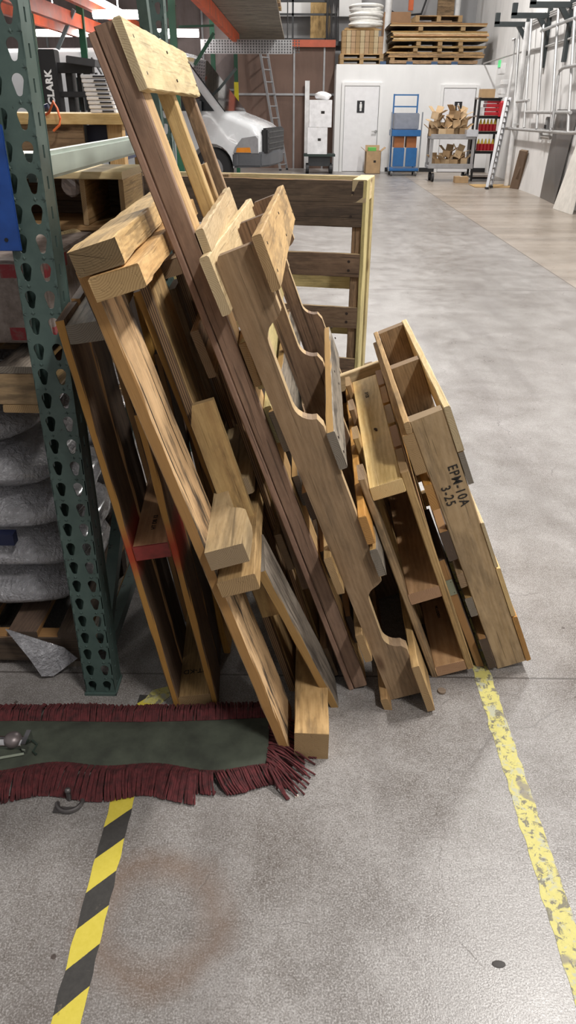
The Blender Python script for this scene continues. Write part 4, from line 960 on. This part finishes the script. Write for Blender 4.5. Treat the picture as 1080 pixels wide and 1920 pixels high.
fbar('diagonal_brace', atY(365, 122, 14.352), atY(401, 62, 14.352), .05, GR2, 401)
fbar('diagonal_brace', atY(410, 168, 17.189), atY(443, 128, 17.189), .05, plain('steel_dark_brace', C(.08, .10, .10), .5), 443)
fbar('diagonal_brace', atY(108, 92, 15.937), atY(139, 18, 15.937), .06, plain('steel_blue_brace', C(.22, .28, .30), .5), 72)
fbar('diagonal_brace', atY(312, 32, 12.599), atY(328, 8, 12.599), .05, GR2, 330)
fbar('tie_bar', atY(335, 50, 14.18), atY(401, 48, 14.18), .03, GR2, 401)
def along(px, py, Y0, Y1, w, h, mat, name, label, cat, Yr=None):
    p = atY(px, py, Yr or Y0); L = Y1 - Y0; return tag(MB().box((0, L / 2, 0), (w, L, h)).build(name, mat, loc=(p.x, Y0, p.z)), label, cat)
along(440, 68, 10, 19.2, .08, .20, ORB, 'orange_beam', 'orange rack beam running away under the timber shelf above the van', 'rack beam', 18.35)
along(150, 42, 8.3, 20, .10, .22, ORB, 'orange_beam', 'orange rack beam crossing high above the forklift mast', 'rack beam', 16.7)
along(100, 45, 10, 20, .10, .22, ORB, 'orange_beam', 'orange rack beam high at the left beyond the near green post', 'rack beam', 18.35)
along(215, 30, 8.3, 20, .10, .2, ORB, 'orange_beam', 'orange rack beam high behind the end of the longest pallet', 'rack beam', 17.5)
# shelf decking and goods above the orange beam
p = atY(440, 68, 18.36); tag(MB().box((0, 5.0, 0), (1.2, 10, .05)).build('shelf_deck', W['grey'], loc=(p.x + .4, 11, p.z + .14)), 'grey plank decking on the orange shelf beam above the van', 'decking')
zdk = p.z + .17
for i, (px, w, h, Y, m_, lb, nm, ct) in enumerate(((425, .45, .55, 15.85, plain('white_carton', C(.78, .78, .8), .5), 'white bag-like carton sitting on the shelf above the van', 'white_carton', 'carton'),
    (447, .35, .9, 16.521, plain('cardboard', C(.42, .28, .15), .8), 'tall brown cardboard pack beside the white carton on the shelf', 'cardboard_box', 'cardboard box'),
    (462, .30, 1.4, 17.189, plain('pale_wrapped', C(.50, .44, .38), .7), 'pale wrapped bundle standing at the end of the shelf', 'wrapped_bundle', 'bundle'))):
    b = atY(px, 50, Y); t = thing(nm, lb, ct, (b.x, Y, zdk)); MB().box((0, 0, h / 2), (w, .5, h)).build('body', m_, t, bevel=.03); MB().box((0, -.252, h * .6), (w * .6, .004, h * .12)).build('tape_band', plain('buff_tape', C(.55, .50, .42), .5), t)
for i in range(7):
    Y = 11.26 + i * .62; b = atY(430, 60, 15.85)
    board(None, 'lumber_plank', ['tan', 'pale', 'aged'][i % 3], (b.x + .15 - .05 * i, Y, zdk), (b.x + .95, Y + .5, zdk + .05 + .03 * (i % 2))); o = bpy.data.objects[-1] if 0 else [q for q in COL.objects if q.name.startswith('lumber_plank')][-1]
    tag(o, 'short lumber piece on the shelf deck above the van', 'lumber', 'lumber pieces on the shelf above the van')
DS2 = plain('dark_steel', C(.05, .052, .055), .5, .5)
WT = thing('perforated_tray', 'long perforated aluminium tray hung across in front of the brown wall', 'tray', atY(430, 101, 18.36))
wl = atY(548, 90, 18.36).x - WT.location.x; wh = .26
MB().box((wl / 2 - .3, 0, wh / 2), (wl + .6, .02, wh)).build('web', plain('aluminium', C(.45, .45, .46), .4, .7), WT)
for x_ in (0, wl - .1): MB().cyl((x_, .02, wh), (x_, .02, 9 - WT.location.z), .012).build('hanger_rod', DS2, WT)
pm = MB()
for k in range(34):
    for j in range(5): pm.box((-.5 + (wl + .7) * k / 34, -.011, .03 + j * .05), (.03, .003, .03))
pm.build('perforations', plain('dark_perforation', C(.08, .08, .085), .7), WT)
# tall aluminium extension ladder leaning at the brown wall
ALU = plain('ladder_aluminium', C(.30, .30, .31), .5, .2)
def ladder(name, foot, top, w, n, label, side, dep=(0, 0, 0)):
    foot, top, side = Vector(foot), Vector(top), Vector(side).normalized()
    t = thing(name, label, 'ladder', foot); U = (top - foot)
    for s in (-1, 1):
        m, L = lean(side * s * w / 2, U + side * s * w / 2, side); o = MB().box((0, L / 2, 0), (.025, L, .06)).build('side_rail', ALU, t); o.matrix_local = m
    for k in range(n):
        c = U * ((k + .5) / n); MB().cyl(c - side * w / 2, c + side * w / 2, .017, seg=8).build('rung', ALU, t)
    for s in (-1, 1): MB().box(side * s * w / 2 + Vector((0, 0, .02)), (.06, .12, .04)).build('foot', plain('black_rubber', C(.02, .02, .022), .6), t)
ladder('extension_ladder', flo(534, 318) * .0 + Vector((atY(532, 318, 21.861).x, 21.861, 0)), atY(478, 0, 22.362), .36, 14, 'tall aluminium extension ladder leaning against the brown wall', (.5, .9, 0))
# upper level: steel guard frame and goods
DS = plain('dark_steel', C(.05, .052, .055), .5, .5)
gf = MB(); Yg = 23.029
zf0 = bz + .12
for px in (549, 482): gf.box((atY(px, 40, Yg).x, Yg, zf0 + .75), (.05, .05, 1.5))
for py in (27, 2): gf.box((atY(545, py, Yg).x + .05, Yg, atY(545, py, Yg).z), (2.3, .05, .05))
gf.box((atY(545, 68, Yg).x + .05, Yg, zf0 + .03), (2.3, .08, .10)); tag(gf.build('guard_frame', DS), 'dark steel guard frame above the brown wall', 'guard frame')
board(None, 'plywood_sheet', 'tan', (atY(596, 40, 23.697).x - .2, 23.697, zf0), (atY(596, 40, 23.697).x + .35, 23.739, zf0 + 1.8)); tag(COL.objects[-1] if 0 else bpy.data.objects['plywood_sheet'], 'tall tan plywood sheet standing on the upper level behind the guard frame', 'plywood sheet')
board(None, 'wood_post', 'new', (atY(497, 40, 23.614).x - .06, 23.614, zf0), (atY(497, 40, 23.614).x + .08, 23.68, zf0 + 1.8)); tag(bpy.data.objects['wood_post'], 'pale timber post standing on the upper level beside the ladder', 'post')
cb_ = MB()
for k in range(9): cb_.tube([(atY(615 + k * 2.2, 0, 22.863).x, 22.863 + .03 * (k % 3), zf0 + 1.8), (atY(613 + k * 2.6, 30, 22.863).x, 22.821, zf0 + .9), (atY(612 + k * 2.8, 72, 22.863).x, 22.863, zf0 - .02)], .022, 6)
o = tag(cb_.build('cable_bundle', plain('black_cable', C(.03, .03, .032), .7)), 'bundle of dark cables hanging at the right end of the guard frame', 'cables')
# boxes on dolly
DL = thing('dolly', 'low black wheeled dolly carrying two white boxes', 'dolly', (atY(598, 310, 21.027).x, 21.027, 0))
MB().box((0, 0, .42), (.80, .55, .05)).build('platform', plain('dolly_green_black', C(.02, .035, .03), .6), DL)
MB().box((0, 0, .28), (.55, .4, .22)).build('chassis', DS, DL)
for sx in (-.3, .3):
    for sy in (-.2, .2): MB().cyl((sx - .04, sy, .11), (sx + .04, sy, .11), .11, seg=16).build('wheel', plain('black_rubber', C(.02, .02, .022), .6), DL)
WC = plain('white_carton', C(.78, .78, .8), .5)
def carton(x, y, z, w, d, h, mat, label, rz=0, open_=False, ink=True, group=None, name='cardboard_box'):
    t = thing(name, label, 'cardboard box' if name == 'cardboard_box' else 'box', (x, y, z), rz, group)
    if open_:
        b = MB()
        for s in (-1, 1): b.box((s * (w / 2 - .004), 0, h / 2), (.008, d, h)); b.box((0, s * (d / 2 - .004), h / 2), (w, .008, h))
        b.box((0, 0, .004), (w, d, .008)); b.build('body', mat, t)
        for s in (-1, 1):
            MB().box((s * (w / 2 + .06), 0, h + .04), (.008, d * .95, .14), Matrix.Rotation(s * .9, 3, 'Y')).build('flap', mat, t)
        MB().box((0, d / 2 + .02, h + .06), (w * .95, .008, .13), Matrix.Rotation(-.3, 3, 'X')).build('flap', mat, t)
    else:
        MB().box((0, 0, h / 2), (w, d, h)).build('body', mat, t, bevel=.004)
        MB().box((0, 0, h + .001), (.05, d + .004, .003)).build('tape_band', plain('buff_tape', C(.55, .50, .42), .5), t)
    if ink: MB().box((w * .1, -d / 2 - .001, h * .55), (w * .16, .003, h * .10)).build('printed_mark', INK, t)
    return t
carton(atY(594, 290, 21.027).x, 21.027, .446, .50, .45, .60, WC, 'lower of two white cartons stacked on the black dolly', name='white_carton')
carton(atY(600, 240, 21.027).x, 21.027, 1.05, .56, .45, .60, WC, 'upper of two white cartons stacked on the black dolly', name='white_carton')
pb = MB().sph((0, 0, 0), .16, (1.3, .9, .6))
for v in pb.b.verts: v.co *= 1 + .3 * noise.noise(v.co * 9)
tag(pb.build('plastic_bag', plain('white_film', C(.85, .85, .86), .3), loc=(atY(606, 216, 21.027).x, 21.027, 1.74), smooth=True), 'crumpled white plastic bag on the upper white carton', 'plastic bag')
xx = atY(575, 250, 22.278).x; tag(MB().box((0, 0, 1.05), (.12, .05, 2.1)).build('white_panel_strip', plain('sign_white', C(.8, .8, .8), .5), loc=(xx, 22.445, 0)), 'narrow white upright strip against the brown wall left of the cartons', 'panel')
CB = plain('cardboard', C(.42, .28, .15), .8)
t = carton(atY(698, 310, 21.027).x, 21.027, 0, .38, .4, .52, CB, 'open brown cardboard box on the floor by the left restroom door', open_=True)
MB().box((-.03, 0, .56), (.2, .2, .08)).build('green_lining', plain('green_film', C(.15, .5, .10), .6), t)
# blue hand trolley
BL = plain('trolley_blue', C(.02, .12, .32), .45); TX = atY(755, 300, 20.526).x
HT = thing('hand_trolley', 'tall blue steel trolley in front of the white restroom wall', 'trolley', (TX, 20.526, 0))
w2 = .29; zt2 = atY(755, 176, 20.526).z
for s in (-1, 1): MB().box((s * w2, .2, zt2 / 2 + .08), (.035, .035, zt2 - .16)).build('upright', BL, HT); MB().box((s * (w2 + .08), -.25, .75), (.03, .03, 1.3)).build('upright', plain('grey_steel', C(.25, .27, .3), .5), HT)
for z_ in (zt2 - .02, zt2 - .27, 1.30): MB().box((0, .2, z_), (w2 * 2, .03, .03)).build('cross_bar', BL, HT)
MB().box((0, -.05, .95), (.70, .6, .14)).build('shelf', BL, HT, bevel=.01); MB().box((0, -.05, .14), (.72, .6, .06)).build('shelf', BL, HT, bevel=.01)
MB().box((-.15, -.3, .42), (.27, .04, .42)).build('blue_panel', BL, HT, bevel=.01); MB().box((.16, -.3, .42), (.27, .04, .42)).build('blue_panel', BL, HT, bevel=.01)
MB().box((0, -.02, 1.2), (.6, .5, .36)).build('grey_bin', plain('grey_bin_plastic', C(.22, .24, .29), .5), HT, bevel=.02)
for s in (-1, 1): MB().box((s * .15, -.1, .78), (.24, .35, .30)).build('orange_board', plain('orange_brown_board', C(.33, .12, .04), .6), HT)
for sx in (-.3, .3):
    for sy in (-.3, .2): MB().cyl((sx - .02, sy, .06), (sx + .02, sy, .06), .06, seg=14).build('wheel', plain('grey_rubber', C(.15, .15, .15), .6), HT)
# utility cart with opened boxes
UX0, UX1 = atY(798, 330, 18.857).x, atY(880, 330, 18.857).x; cwid = UX1 - UX0
UC = thing('utility_cart', 'grey two-shelf utility cart loaded with opened brown boxes', 'cart', ((UX0 + UX1) / 2, 18.857, 0))
GC = plain('grey_cart_plastic', C(.30, .30, .31), .5)
for z_ in (.30, .90): MB().box((0, 0, z_), (cwid, .55, .05)).box((0, -.26, z_ + .04), (cwid, .02, .08)).box((0, .26, z_ + .04), (cwid, .02, .08)).build('shelf', GC, UC, bevel=.008)
for sx in (-1, 1):
    for sy in (-1, 1): MB().box((sx * (cwid / 2 - .04), sy * .24, .6), (.06, .04, .6)).build('leg', GC, UC); MB().cyl((sx * (cwid / 2 - .12) - .02, sy * .2, .09), (sx * (cwid / 2 - .12) + .03, sy * .2, .09), .09, seg=18).build('caster', plain('black_rubber', C(.02, .02, .022), .6), UC)
RB2 = random.Random(11); pile = []
for lvl, z0, rows_ in ((0, .93, ((-.42, 0), (-.24, 0), (-.06, 0), (.10, 0), (.24, 0), (-.36, .17), (-.12, .17), (.06, .17), (.22, .17), (-.40, .34), (.0, .34), (.20, .34))), (1, .33, ((-.30, 0), (-.10, 0), (.12, 0), (.30, 0), (-.05, .17), (.16, .17)))):
    for k, (dx, dz) in enumerate(rows_):
        w = RB2.uniform(.15, .21); h = RB2.uniform(.13, .17)
        t = carton(UC.location.x + dx, 18.857 + RB2.uniform(-.12, .12), z0 + dz, w, .2, h, [CB, plain('cardboard_pale', C(.55, .40, .24), .8)][k % 2], 'small opened brown carton heaped on the %s shelf of the grey cart' % ('upper' if lvl == 0 else 'lower'), RB2.uniform(-.6, .6), open_=True, ink=False, group='opened cartons on the %s cart shelf' % ('upper' if lvl == 0 else 'lower'))
        t.rotation_euler.y = RB2.uniform(-.35, .35) if dz else 0
carton(UC.location.x + .41, 18.732, .93, .26, .34, .14, plain('clear_plastic_tub', C(.55, .57, .62), .2, coat=.6), 'pale plastic tub at the right end of the grey cart', ink=False, name='plastic_tub')
carton(atY(862, 330, 18.607).x, 18.44, 0, .30, .25, .13, CB, 'low brown box on the floor beside the shelving foot', ink=False)
# black shelving unit
SX0, SX1 = atY(880, 330, 19.108).x, atY(921, 330, 19.108).x; sw = SX1 - SX0; sh_ = atY(900, 183, 19.108).z
SH = thing('shelving_unit', 'black metal shelving unit with red and yellow stock at the far right corner', 'shelving', ((SX0 + SX1) / 2, 19.108, 0))
for sx in (-1, 1):
    for sy in (-1, 1): MB().box((sx * sw / 2, sy * .22, sh_ / 2), (.045, .045, sh_)).build('upright', BK, SH)
zs = [.08, .80, 1.10 + .15, sh_ - .62 + .0, sh_ - .03]
zs = [.08, .62, 1.02, atY(900, 218, 19.108).z, sh_ - .02]
for z_ in zs: MB().box((0, 0, z_), (sw + .04, .48, .03)).build('shelf', plain('shelf_grey_board', C(.20, .16, .13), .6), SH); MB().box((0, -.23, z_ - .02), (sw, .02, .05)).build('shelf_lip', BK, SH)
RED_ = plain('red_plastic', C(.45, .02, .03), .4); YEL_ = plain('yellow_plastic', C(.70, .50, .03), .4)
for z_, nm in ((zs[1], 'lower'), (zs[2], 'middle')):
    for k in range(5):
        x_ = SH.location.x - sw / 2 + .10 + k * (sw - .14) / 4.6
        t = thing('red_bottle', 'red bottle with a yellow cap on the %s shelf of the black shelving' % nm, 'bottle', (x_, 19.008, z_ + .016), group='red bottles on the %s shelf' % nm)
        MB().cyl((0, 0, 0), (0, 0, .14), .042, seg=12).build('bottle_body', RED_, t); MB().cyl((0, 0, .14), (0, 0, .24), .034, .012, 12).build('cap', YEL_, t)
        under(part(t, 'cap'), part(t, 'bottle_body'))
for k in range(4):
    t = thing('red_crate', ['bottom', 'second', 'third', 'top'][k] + ' red plastic crate of the stack on the upper shelf, counting upward', 'crate', (SH.location.x + .06, 19.066, zs[3] + .018 + k * .08), group='red crates on the upper shelf'); MB().box((0, 0, .036), (.34 - .015 * k, .36, .07)).build('crate_body', RED_, t, bevel=.008)
carton(SH.location.x - .08, 19.066, zs[4] + .016, .30, .3, .17, CB, 'brown box on top of the black shelving', ink=False)
carton(SH.location.x - .18, 19.024, zs[3] + .016, .12, .2, .16, WC, 'small white box beside the red crates', ink=False, name='white_carton')
# aluminium ladder + extras at the right wall
ladder('extension_ladder', (atX(918, 340, 4.05).x, atX(918, 340, 4.05).y, 0), (4.50, atX(953, 183, 4.50).y, atX(953, 183, 4.50).z),   .36, 16, 'aluminium ladder leaning on the right wall beside the shelving', (.5, 1, 0))
# =================================================================== GOODS ON THE RESTROOM ROOF
rt = rz + .001
def PX(px, Y=22.0): return atY(px, 100, Y).x
def PZ(py, Y=22.028): return atY(700, py, Y).z
def pallet_flat(x0, x1, y0, z, label, h=.13, group=None):
    t = thing('wooden_pallet', label, 'pallet', (x0, y0, z), group=group); w = x1 - x0
    for f in (0, .5, 1): board(t, 'block_row', 'tan', (f * (w - .1), 0, .02), (f * (w - .1) + .1, .9, h - .02), axis='y')
    board(t, 'top_deck', 'tan', (0, 0, h - .02), (w, .95, h)); board(t, 'bottom_deck', 'aged', (0, 0, 0), (w, .9, .02)); return t
pallet_flat(PX(637), PX(718), 21.82, rt, 'wooden pallet under the stacked timber blocks on the restroom roof', .12)
pallet_flat(PX(637), PX(718), 21.82, rt + .125, 'second wooden pallet directly beneath the stacked timber blocks on the roof', .11)
z = rt + .24; bw = (PX(716) - PX(640)) / 9
for r in range(4):
    for c_ in range(9 if r < 3 else 8):
        o = board(None, 'timber_block', ['tan', 'pale', 'tan2'][(r * 3 + c_) % 3], (PX(640) + c_ * bw + .004, 21.903, z + r * .125), (PX(640) + (c_ + 1) * bw - .004, 22.404, z + r * .125 + .12), axis='y')
        tag(o, 'short timber block in the stack on the left of the restroom roof', 'timber block', 'timber blocks stacked on the restroom roof')
for k in range(3): tag(board(None, 'loose_board', 'tan', (PX(644) + .03 * k, 21.945 + .2 * k, z + .502 + .03 * k), (PX(712) - .05 * k, 22.07 + .2 * k, z + .53 + .03 * k)), ['wide', 'middle', 'high'][k] + ' loose slat laid on top of the stacked timber blocks', 'slat')
cl = MB(); ccx = PX(684); cz0 = z + .60
for k in range(7): cl.torus((ccx + .03 * math.sin(k * 2.1), 22.195, cz0 + .03 + k * .062), .40 - .02 * (k % 3), .036, Matrix.Rotation(.06 * math.sin(k * 1.7), 3, 'X'), seg=30)
tag(cl.build('hose_coil', plain('white_hose', C(.72, .71, .68), .6), smooth=True), 'coil of thick white hose lying on the timber block stack', 'hose coil')
def sheets(px0, px1, py0, py1, mats, n, label, name='board_sheet', Y=21.861, cat='board'):
    x0, x1 = PX(px0), PX(px1); z0, z1 = PZ(py1), PZ(py0); dz = (z1 - z0) / n
    for k in range(n):
        a = .04 * math.sin(k * 2.3); o = board(None, name, mats[k % len(mats)], (x0 + a, Y + .03 * (k % 3), z0 + k * dz), (x1 + a * .7, Y + 1.3, z0 + (k + 1) * dz - .004), axis='x', rough=.008)
        tag(o, label, cat, label)
def bearers(pxs, py0, py1, label):
    for px in pxs: tag(board(None, 'bearer', 'tan', (PX(px) - .05, 21.878, PZ(py1)), (PX(px) + .06, 22.779, PZ(py0)), axis='y'), label, 'bearer', label)
sheets(730, 895, 113, 119.5, ['aged'], 1, 'brown sheet lowest in the tall board stack on the roof'); bearers((735, 768, 816, 855), 108, 113, 'short bearer between the two lowest sheets of the roof stack')
sheets(727, 906, 97, 108, ['tan', 'aged'], 3, 'brown sheet in the second pack of the roof stack'); bearers((777, 822, 862), 90, 97, 'short bearer under the thin middle sheets of the roof stack')
sheets(735, 908, 86, 90, ['ply', 'grey'], 2, 'thin middle sheet of the roof stack'); bearers((782, 822, 860), 78, 86, 'short bearer under the pale pack of the roof stack')
sheets(733, 910, 58, 78, ['grey', 'pale', 'grey', 'pink', 'pale'], 6, 'pale grey sheet in the thick middle pack of the roof stack'); bearers((784, 862), 50, 58, 'short bearer under the dark top sheets of the roof stack')
sheets(727, 905, 43, 50, ['brown', 'dark'], 2, 'dark sheet near the top of the roof stack')
pallet_flat(PX(774), PX(860), 21.945, PZ(42.5), 'small wooden pallet on the very top of the roof stack', .15)
carton(PX(739, 23.4), 23.4, rt, .7, .5, PZ(24, 23.4) - rt, plain('cardboard_dark', C(.30, .17, .09), .8), 'tall brown carton standing behind the roof stack', ink=False)
BLK = plain('blue_strap_block', C(.04, .08, .16), .6)
for px in (719, 769, 816, 854): tag(MB().box((0, 0, 0), (.15, .08, .07)).build('blue_block', BLK, loc=(PX(px, 21.778), 21.778, rt + .036)), 'small dark blue foot block at the roof edge of the restroom', 'block', 'blue blocks on the restroom roof edge')
PIPEW = plain('white_pipe', C(.7, .7, .7), .5)
tag(MB().cyl((PX(722, 23.196), 23.196, rt), (PX(729, 23.196), 23.196, 8.5), .09).build('vent_pipe', PIPEW, smooth=True), 'white vent pipe rising between the timber blocks and the board stack', 'pipe')
tag(MB().cyl((PX(850, 23.78), 23.78, rt), (PX(851, 23.78), 23.78, 8.5), .07).build('vent_pipe', PIPEW, smooth=True), 'thin white pipe rising behind the right half of the board stack', 'pipe')
ub = thing('wall_gear', 'grey electrical gear with an orange handle on the wall above the board stack', 'electrical gear', atY(770, 10, 24.531))
MB().tube([(-.6, -.05, .4), (-.6, -.05, -.1), (-.3, -.05, -.25), (.3, -.05, -.2), (.5, -.05, .4)], .03, 6).build('cable', BK, ub); MB().box((0, -.06, .1), (.13, .08, .45)).build('orange_handle', OR, ub); MB().box((.95, -.1, -.2), (.45, .1, .7)).build('brown_panel', W['aged'], ub)
# =================================================================== RIGHT WALL
def w2(px, py, off=.0): return atX(px, py, WX - off)
def z6(x, y, off=.12): return atX(860 + x / 4.573, y / 4.573, WX - off)
TUBE = plain('pale_steel_tube', C(.50, .50, .50), .4, .5)
GF = thing('tube_guard_frame', 'large pale steel tube frame hung on the right wall', 'tube frame', z6(700, 700))
def gt(pts, r=.028, name='tube', mat=None, root=None, off=.12):
    root = root or GF
    P = [z6(x, y, off) - root.location for x, y in pts]; return MB().tube(P, r, 8).build(name, mat or TUBE, root, smooth=True)
for pts in (((520, 270), (465, 1095)), ((625, 160), (560, 1095)), ((735, 110), (668, 1105)), ((858, 60), (790, 1118)), ((1000, 60), (935, 1140))): gt(pts)
for pts in (((385, 1100), (930, 1140), (1080, 1138)), ((500, 872), (600, 862)), ((580, 962), (960, 965)), ((708, 265), (860, 205), (1006, 150), (1080, 120))): gt(pts)
gt(((1080, 545), (1000, 562), (900, 580), (868, 605), (855, 650), (800, 1095)), off=.16)
CN = thing('wall_conduit', 'thin grey conduit sloping along the right wall above the ladder', 'conduit', z6(600, 420, .03))
gt(((215, 545), (500, 455), (760, 395), (1080, 290)), .018, 'pipe', plain('grey_conduit', C(.38, .37, .36), .5), CN, .03)
CN2 = thing('wall_conduit', 'bundle of thin conduits high on the right wall below the brackets', 'conduit', z6(800, 150, .03))
for d in (0, 18, 36): gt(((560, 215 + d), (800, 100 + d), (1060, 5 + d)), .016, 'pipe', plain('grey_conduit', C(.38, .37, .36), .5), CN2, .04)
def bracket(pts_arm, pts_up, pts_brace, pts_plate, label):
    # arm runs out from the wall at constant Y: take Y from the plate on the wall
    a = z6(*pts_plate[0], 0); b = z6(*pts_plate[1], 0); Y = (a.y + b.y) / 2
    t = thing('wall_bracket', label, 'bracket', (WX, Y, 0)); f = lambda p: atY(860 + p[0] / 4.573, p[1] / 4.573, Y) - Vector((WX, Y, 0))
    za = f(pts_arm[0]).z; ztop = f(pts_up[0]).z; xo = f(pts_arm[0]).x
    s = .085
    MB().box((xo / 2, 0, za), (abs(xo), s, s)).build('arm', BKB, t); MB().box((xo + s / 2, 0, (za + ztop) / 2), (s, s, ztop - za)).build('end_stop', BKB, t)
    p, q = f(pts_brace[0]), f(pts_brace[1]); p.z = za
    L = abs(p.x); m, l = lean(Vector((p.x, 0, za)), Vector((-.04, 0, za - abs(p.x) * 1.05)), (0, 1, 0)); o = MB().box((0, l / 2, 0), (s * .9, l, s * .9)).build('diagonal_brace', BKB, t); o.matrix_local = m
    MB().box((-.03, 0, za - .35), (.06, .12, .95)).build('wall_plate', BKB, t)
BKB = plain('black_bracket_paint', C(.035, .045, .048), .5)
bracket(((310, 208), (610, 208)), ((320, 110),), ((505, 215), (600, 330)), ((610, 195), (592, 330)), 'black L-shaped wall bracket, farthest of the three high on the right wall')
bracket(((455, 133), (800, 133)), ((465, 25),), ((685, 140), (770, 290)), ((795, 120), (762, 355)), 'black L-shaped wall bracket, middle of the three high on the right wall')
bracket(((615, 40), (1000, 40)), ((620, -60),), ((870, 50), (960, 170)), ((990, 40), (955, 290)), 'black L-shaped wall bracket, nearest of the three high on the right wall')
# things leaning on the wall
def leaner(name, mat, quad, off_bottom, label, cat, t=.03):
    """quad: bottom-far, bottom-near, top-near, top-far pixels"""
    bf, bn = flo(*quad[0]), flo(*quad[1])
    xt = WX - t - .01
    tn, tf = atX(*quad[2], xt), atX(*quad[3], xt)
    m = MB(); off = (tn - bn).cross(bf - bn).normalized() * t
    if off.x < 0: off = -off
    m.prism([bf - bn, Vector((0, 0, 0)), tn - bn, tf - bn], off)
    return tag(m.build(name, mat, loc=bn, bevel=.003), label, cat)
leaner('dark_plank', W['brown'], ((955, 353), (971, 355), (987, 284), (974, 282)), 0, 'dark brown plank leaning on the right wall', 'plank', .06)
leaner('metal_sheet', plain('dull_sheet_metal', C(.25, .24, .235), .35, .7, var=.12, scale=1.5), ((1012, 370), (1038, 383), (1085, 205), (1045, 205)), 0, 'large dull grey metal sheet leaning on the right wall', 'sheet', .01)
leaner('leaning_board', plain('off_white_board', C(.66, .63, .58), .6), ((1036, 391), (1068, 402), (1110, 230), (1085, 258)), 0, 'off-white board leaning in front of the metal sheet at the right edge', 'board', .05)
EL = thing('emergency_light', 'small white emergency light with green lamp on the right wall above the ladder', 'emergency light', z6(370, 590, .06))
MB().box((0, 0, 0), (.10, .38, .22)).build('housing', PIPEW, EL, bevel=.01); MB().box((-.055, .05, .1), (.02, .2, .14)).build('green_lamp', plain('green_glow', C(.1, .6, .2), .4, emit=(.1, .8, .3, 1), es=.25), EL)
EB = thing('switch_box', 'white electrical boxes and pipes on the right wall behind the ladder top', 'electrical box', z6(385, 760, .08))
for y_, z_, a, b in ((0, .12, .30, .10), (.1, -.05, .34, .12), (-.1, -.22, .25, .10), (.3, -.36, .2, .09)): MB().box((0, y_, z_), (.12, a, b)).build('box_cover', PIPEW, EB, bevel=.01)
MB().tube([(0, -.3, .9), (0, -.5, .9), (0, -.55, .4), (0, -.45, -.6)], .03, 8).build('pipe', PIPEW, EB, smooth=True)
FE = thing('fire_extinguisher', 'small red fire extinguisher on the right wall near the ladder top', 'fire extinguisher', z6(358, 1000, .12))
MB().cyl((0, 0, 0), (0, 0, .26), .055, seg=16).sph((0, 0, .26), .055).build('cylinder', RED_, FE, smooth=True); MB().cyl((0, 0, .30), (0, 0, .36), .02).box((-.03, 0, .36), (.12, .03, .03)).build('valve', BK, FE)
TP = thing('wall_tap', 'grey tap and short pipe on the right wall left of the metal sheet', 'tap', z6(700, 1170, .1))
gt(((785, 1180), (710, 1172), (705, 1160)), .035, 'pipe', plain('tap_grey', C(.42, .40, .38), .5, .5), TP, .08)
MB().cyl((0, 0, -.05), (0, 0, .12), .03).box((0, 0, .12), (.03, .16, .03)).build('handle', TUBE, TP)
SB = thing('switch_box', 'small dark switch on the right wall left of the metal sheet top', 'switch', z6(768, 1060, .05)); MB().box((0, 0, 0), (.08, .14, .22)).build('switch_body', plain('grey_switch', C(.2, .2, .2), .5), SB, bevel=.01); MB().box((-.05, 0, -.05), (.03, .05, .06)).build('toggle', BK, SB)
col = thing('wall_pilaster', 'white painted pipe chase standing at the corner beside the ladder', 'pipe chase', (WX - .02, 17.648, 0)); MB().cyl((-.07, .0, 0), (-.07, .0, 3.0), .05).build('pipe', PIPEW, col, smooth=True); MB().box((-.03, 0, 1.2), (.1, .12, .03)).build('pipe_clip', TUBE, col)
tag(MB().box((0, 0, .006), (.9, .7, .012)).build('floor_mat', W['tan'], loc=flo(925, 350) + Vector((0, .1, 0))), 'thin flat brown board on the floor at the foot of the ladder', 'board')
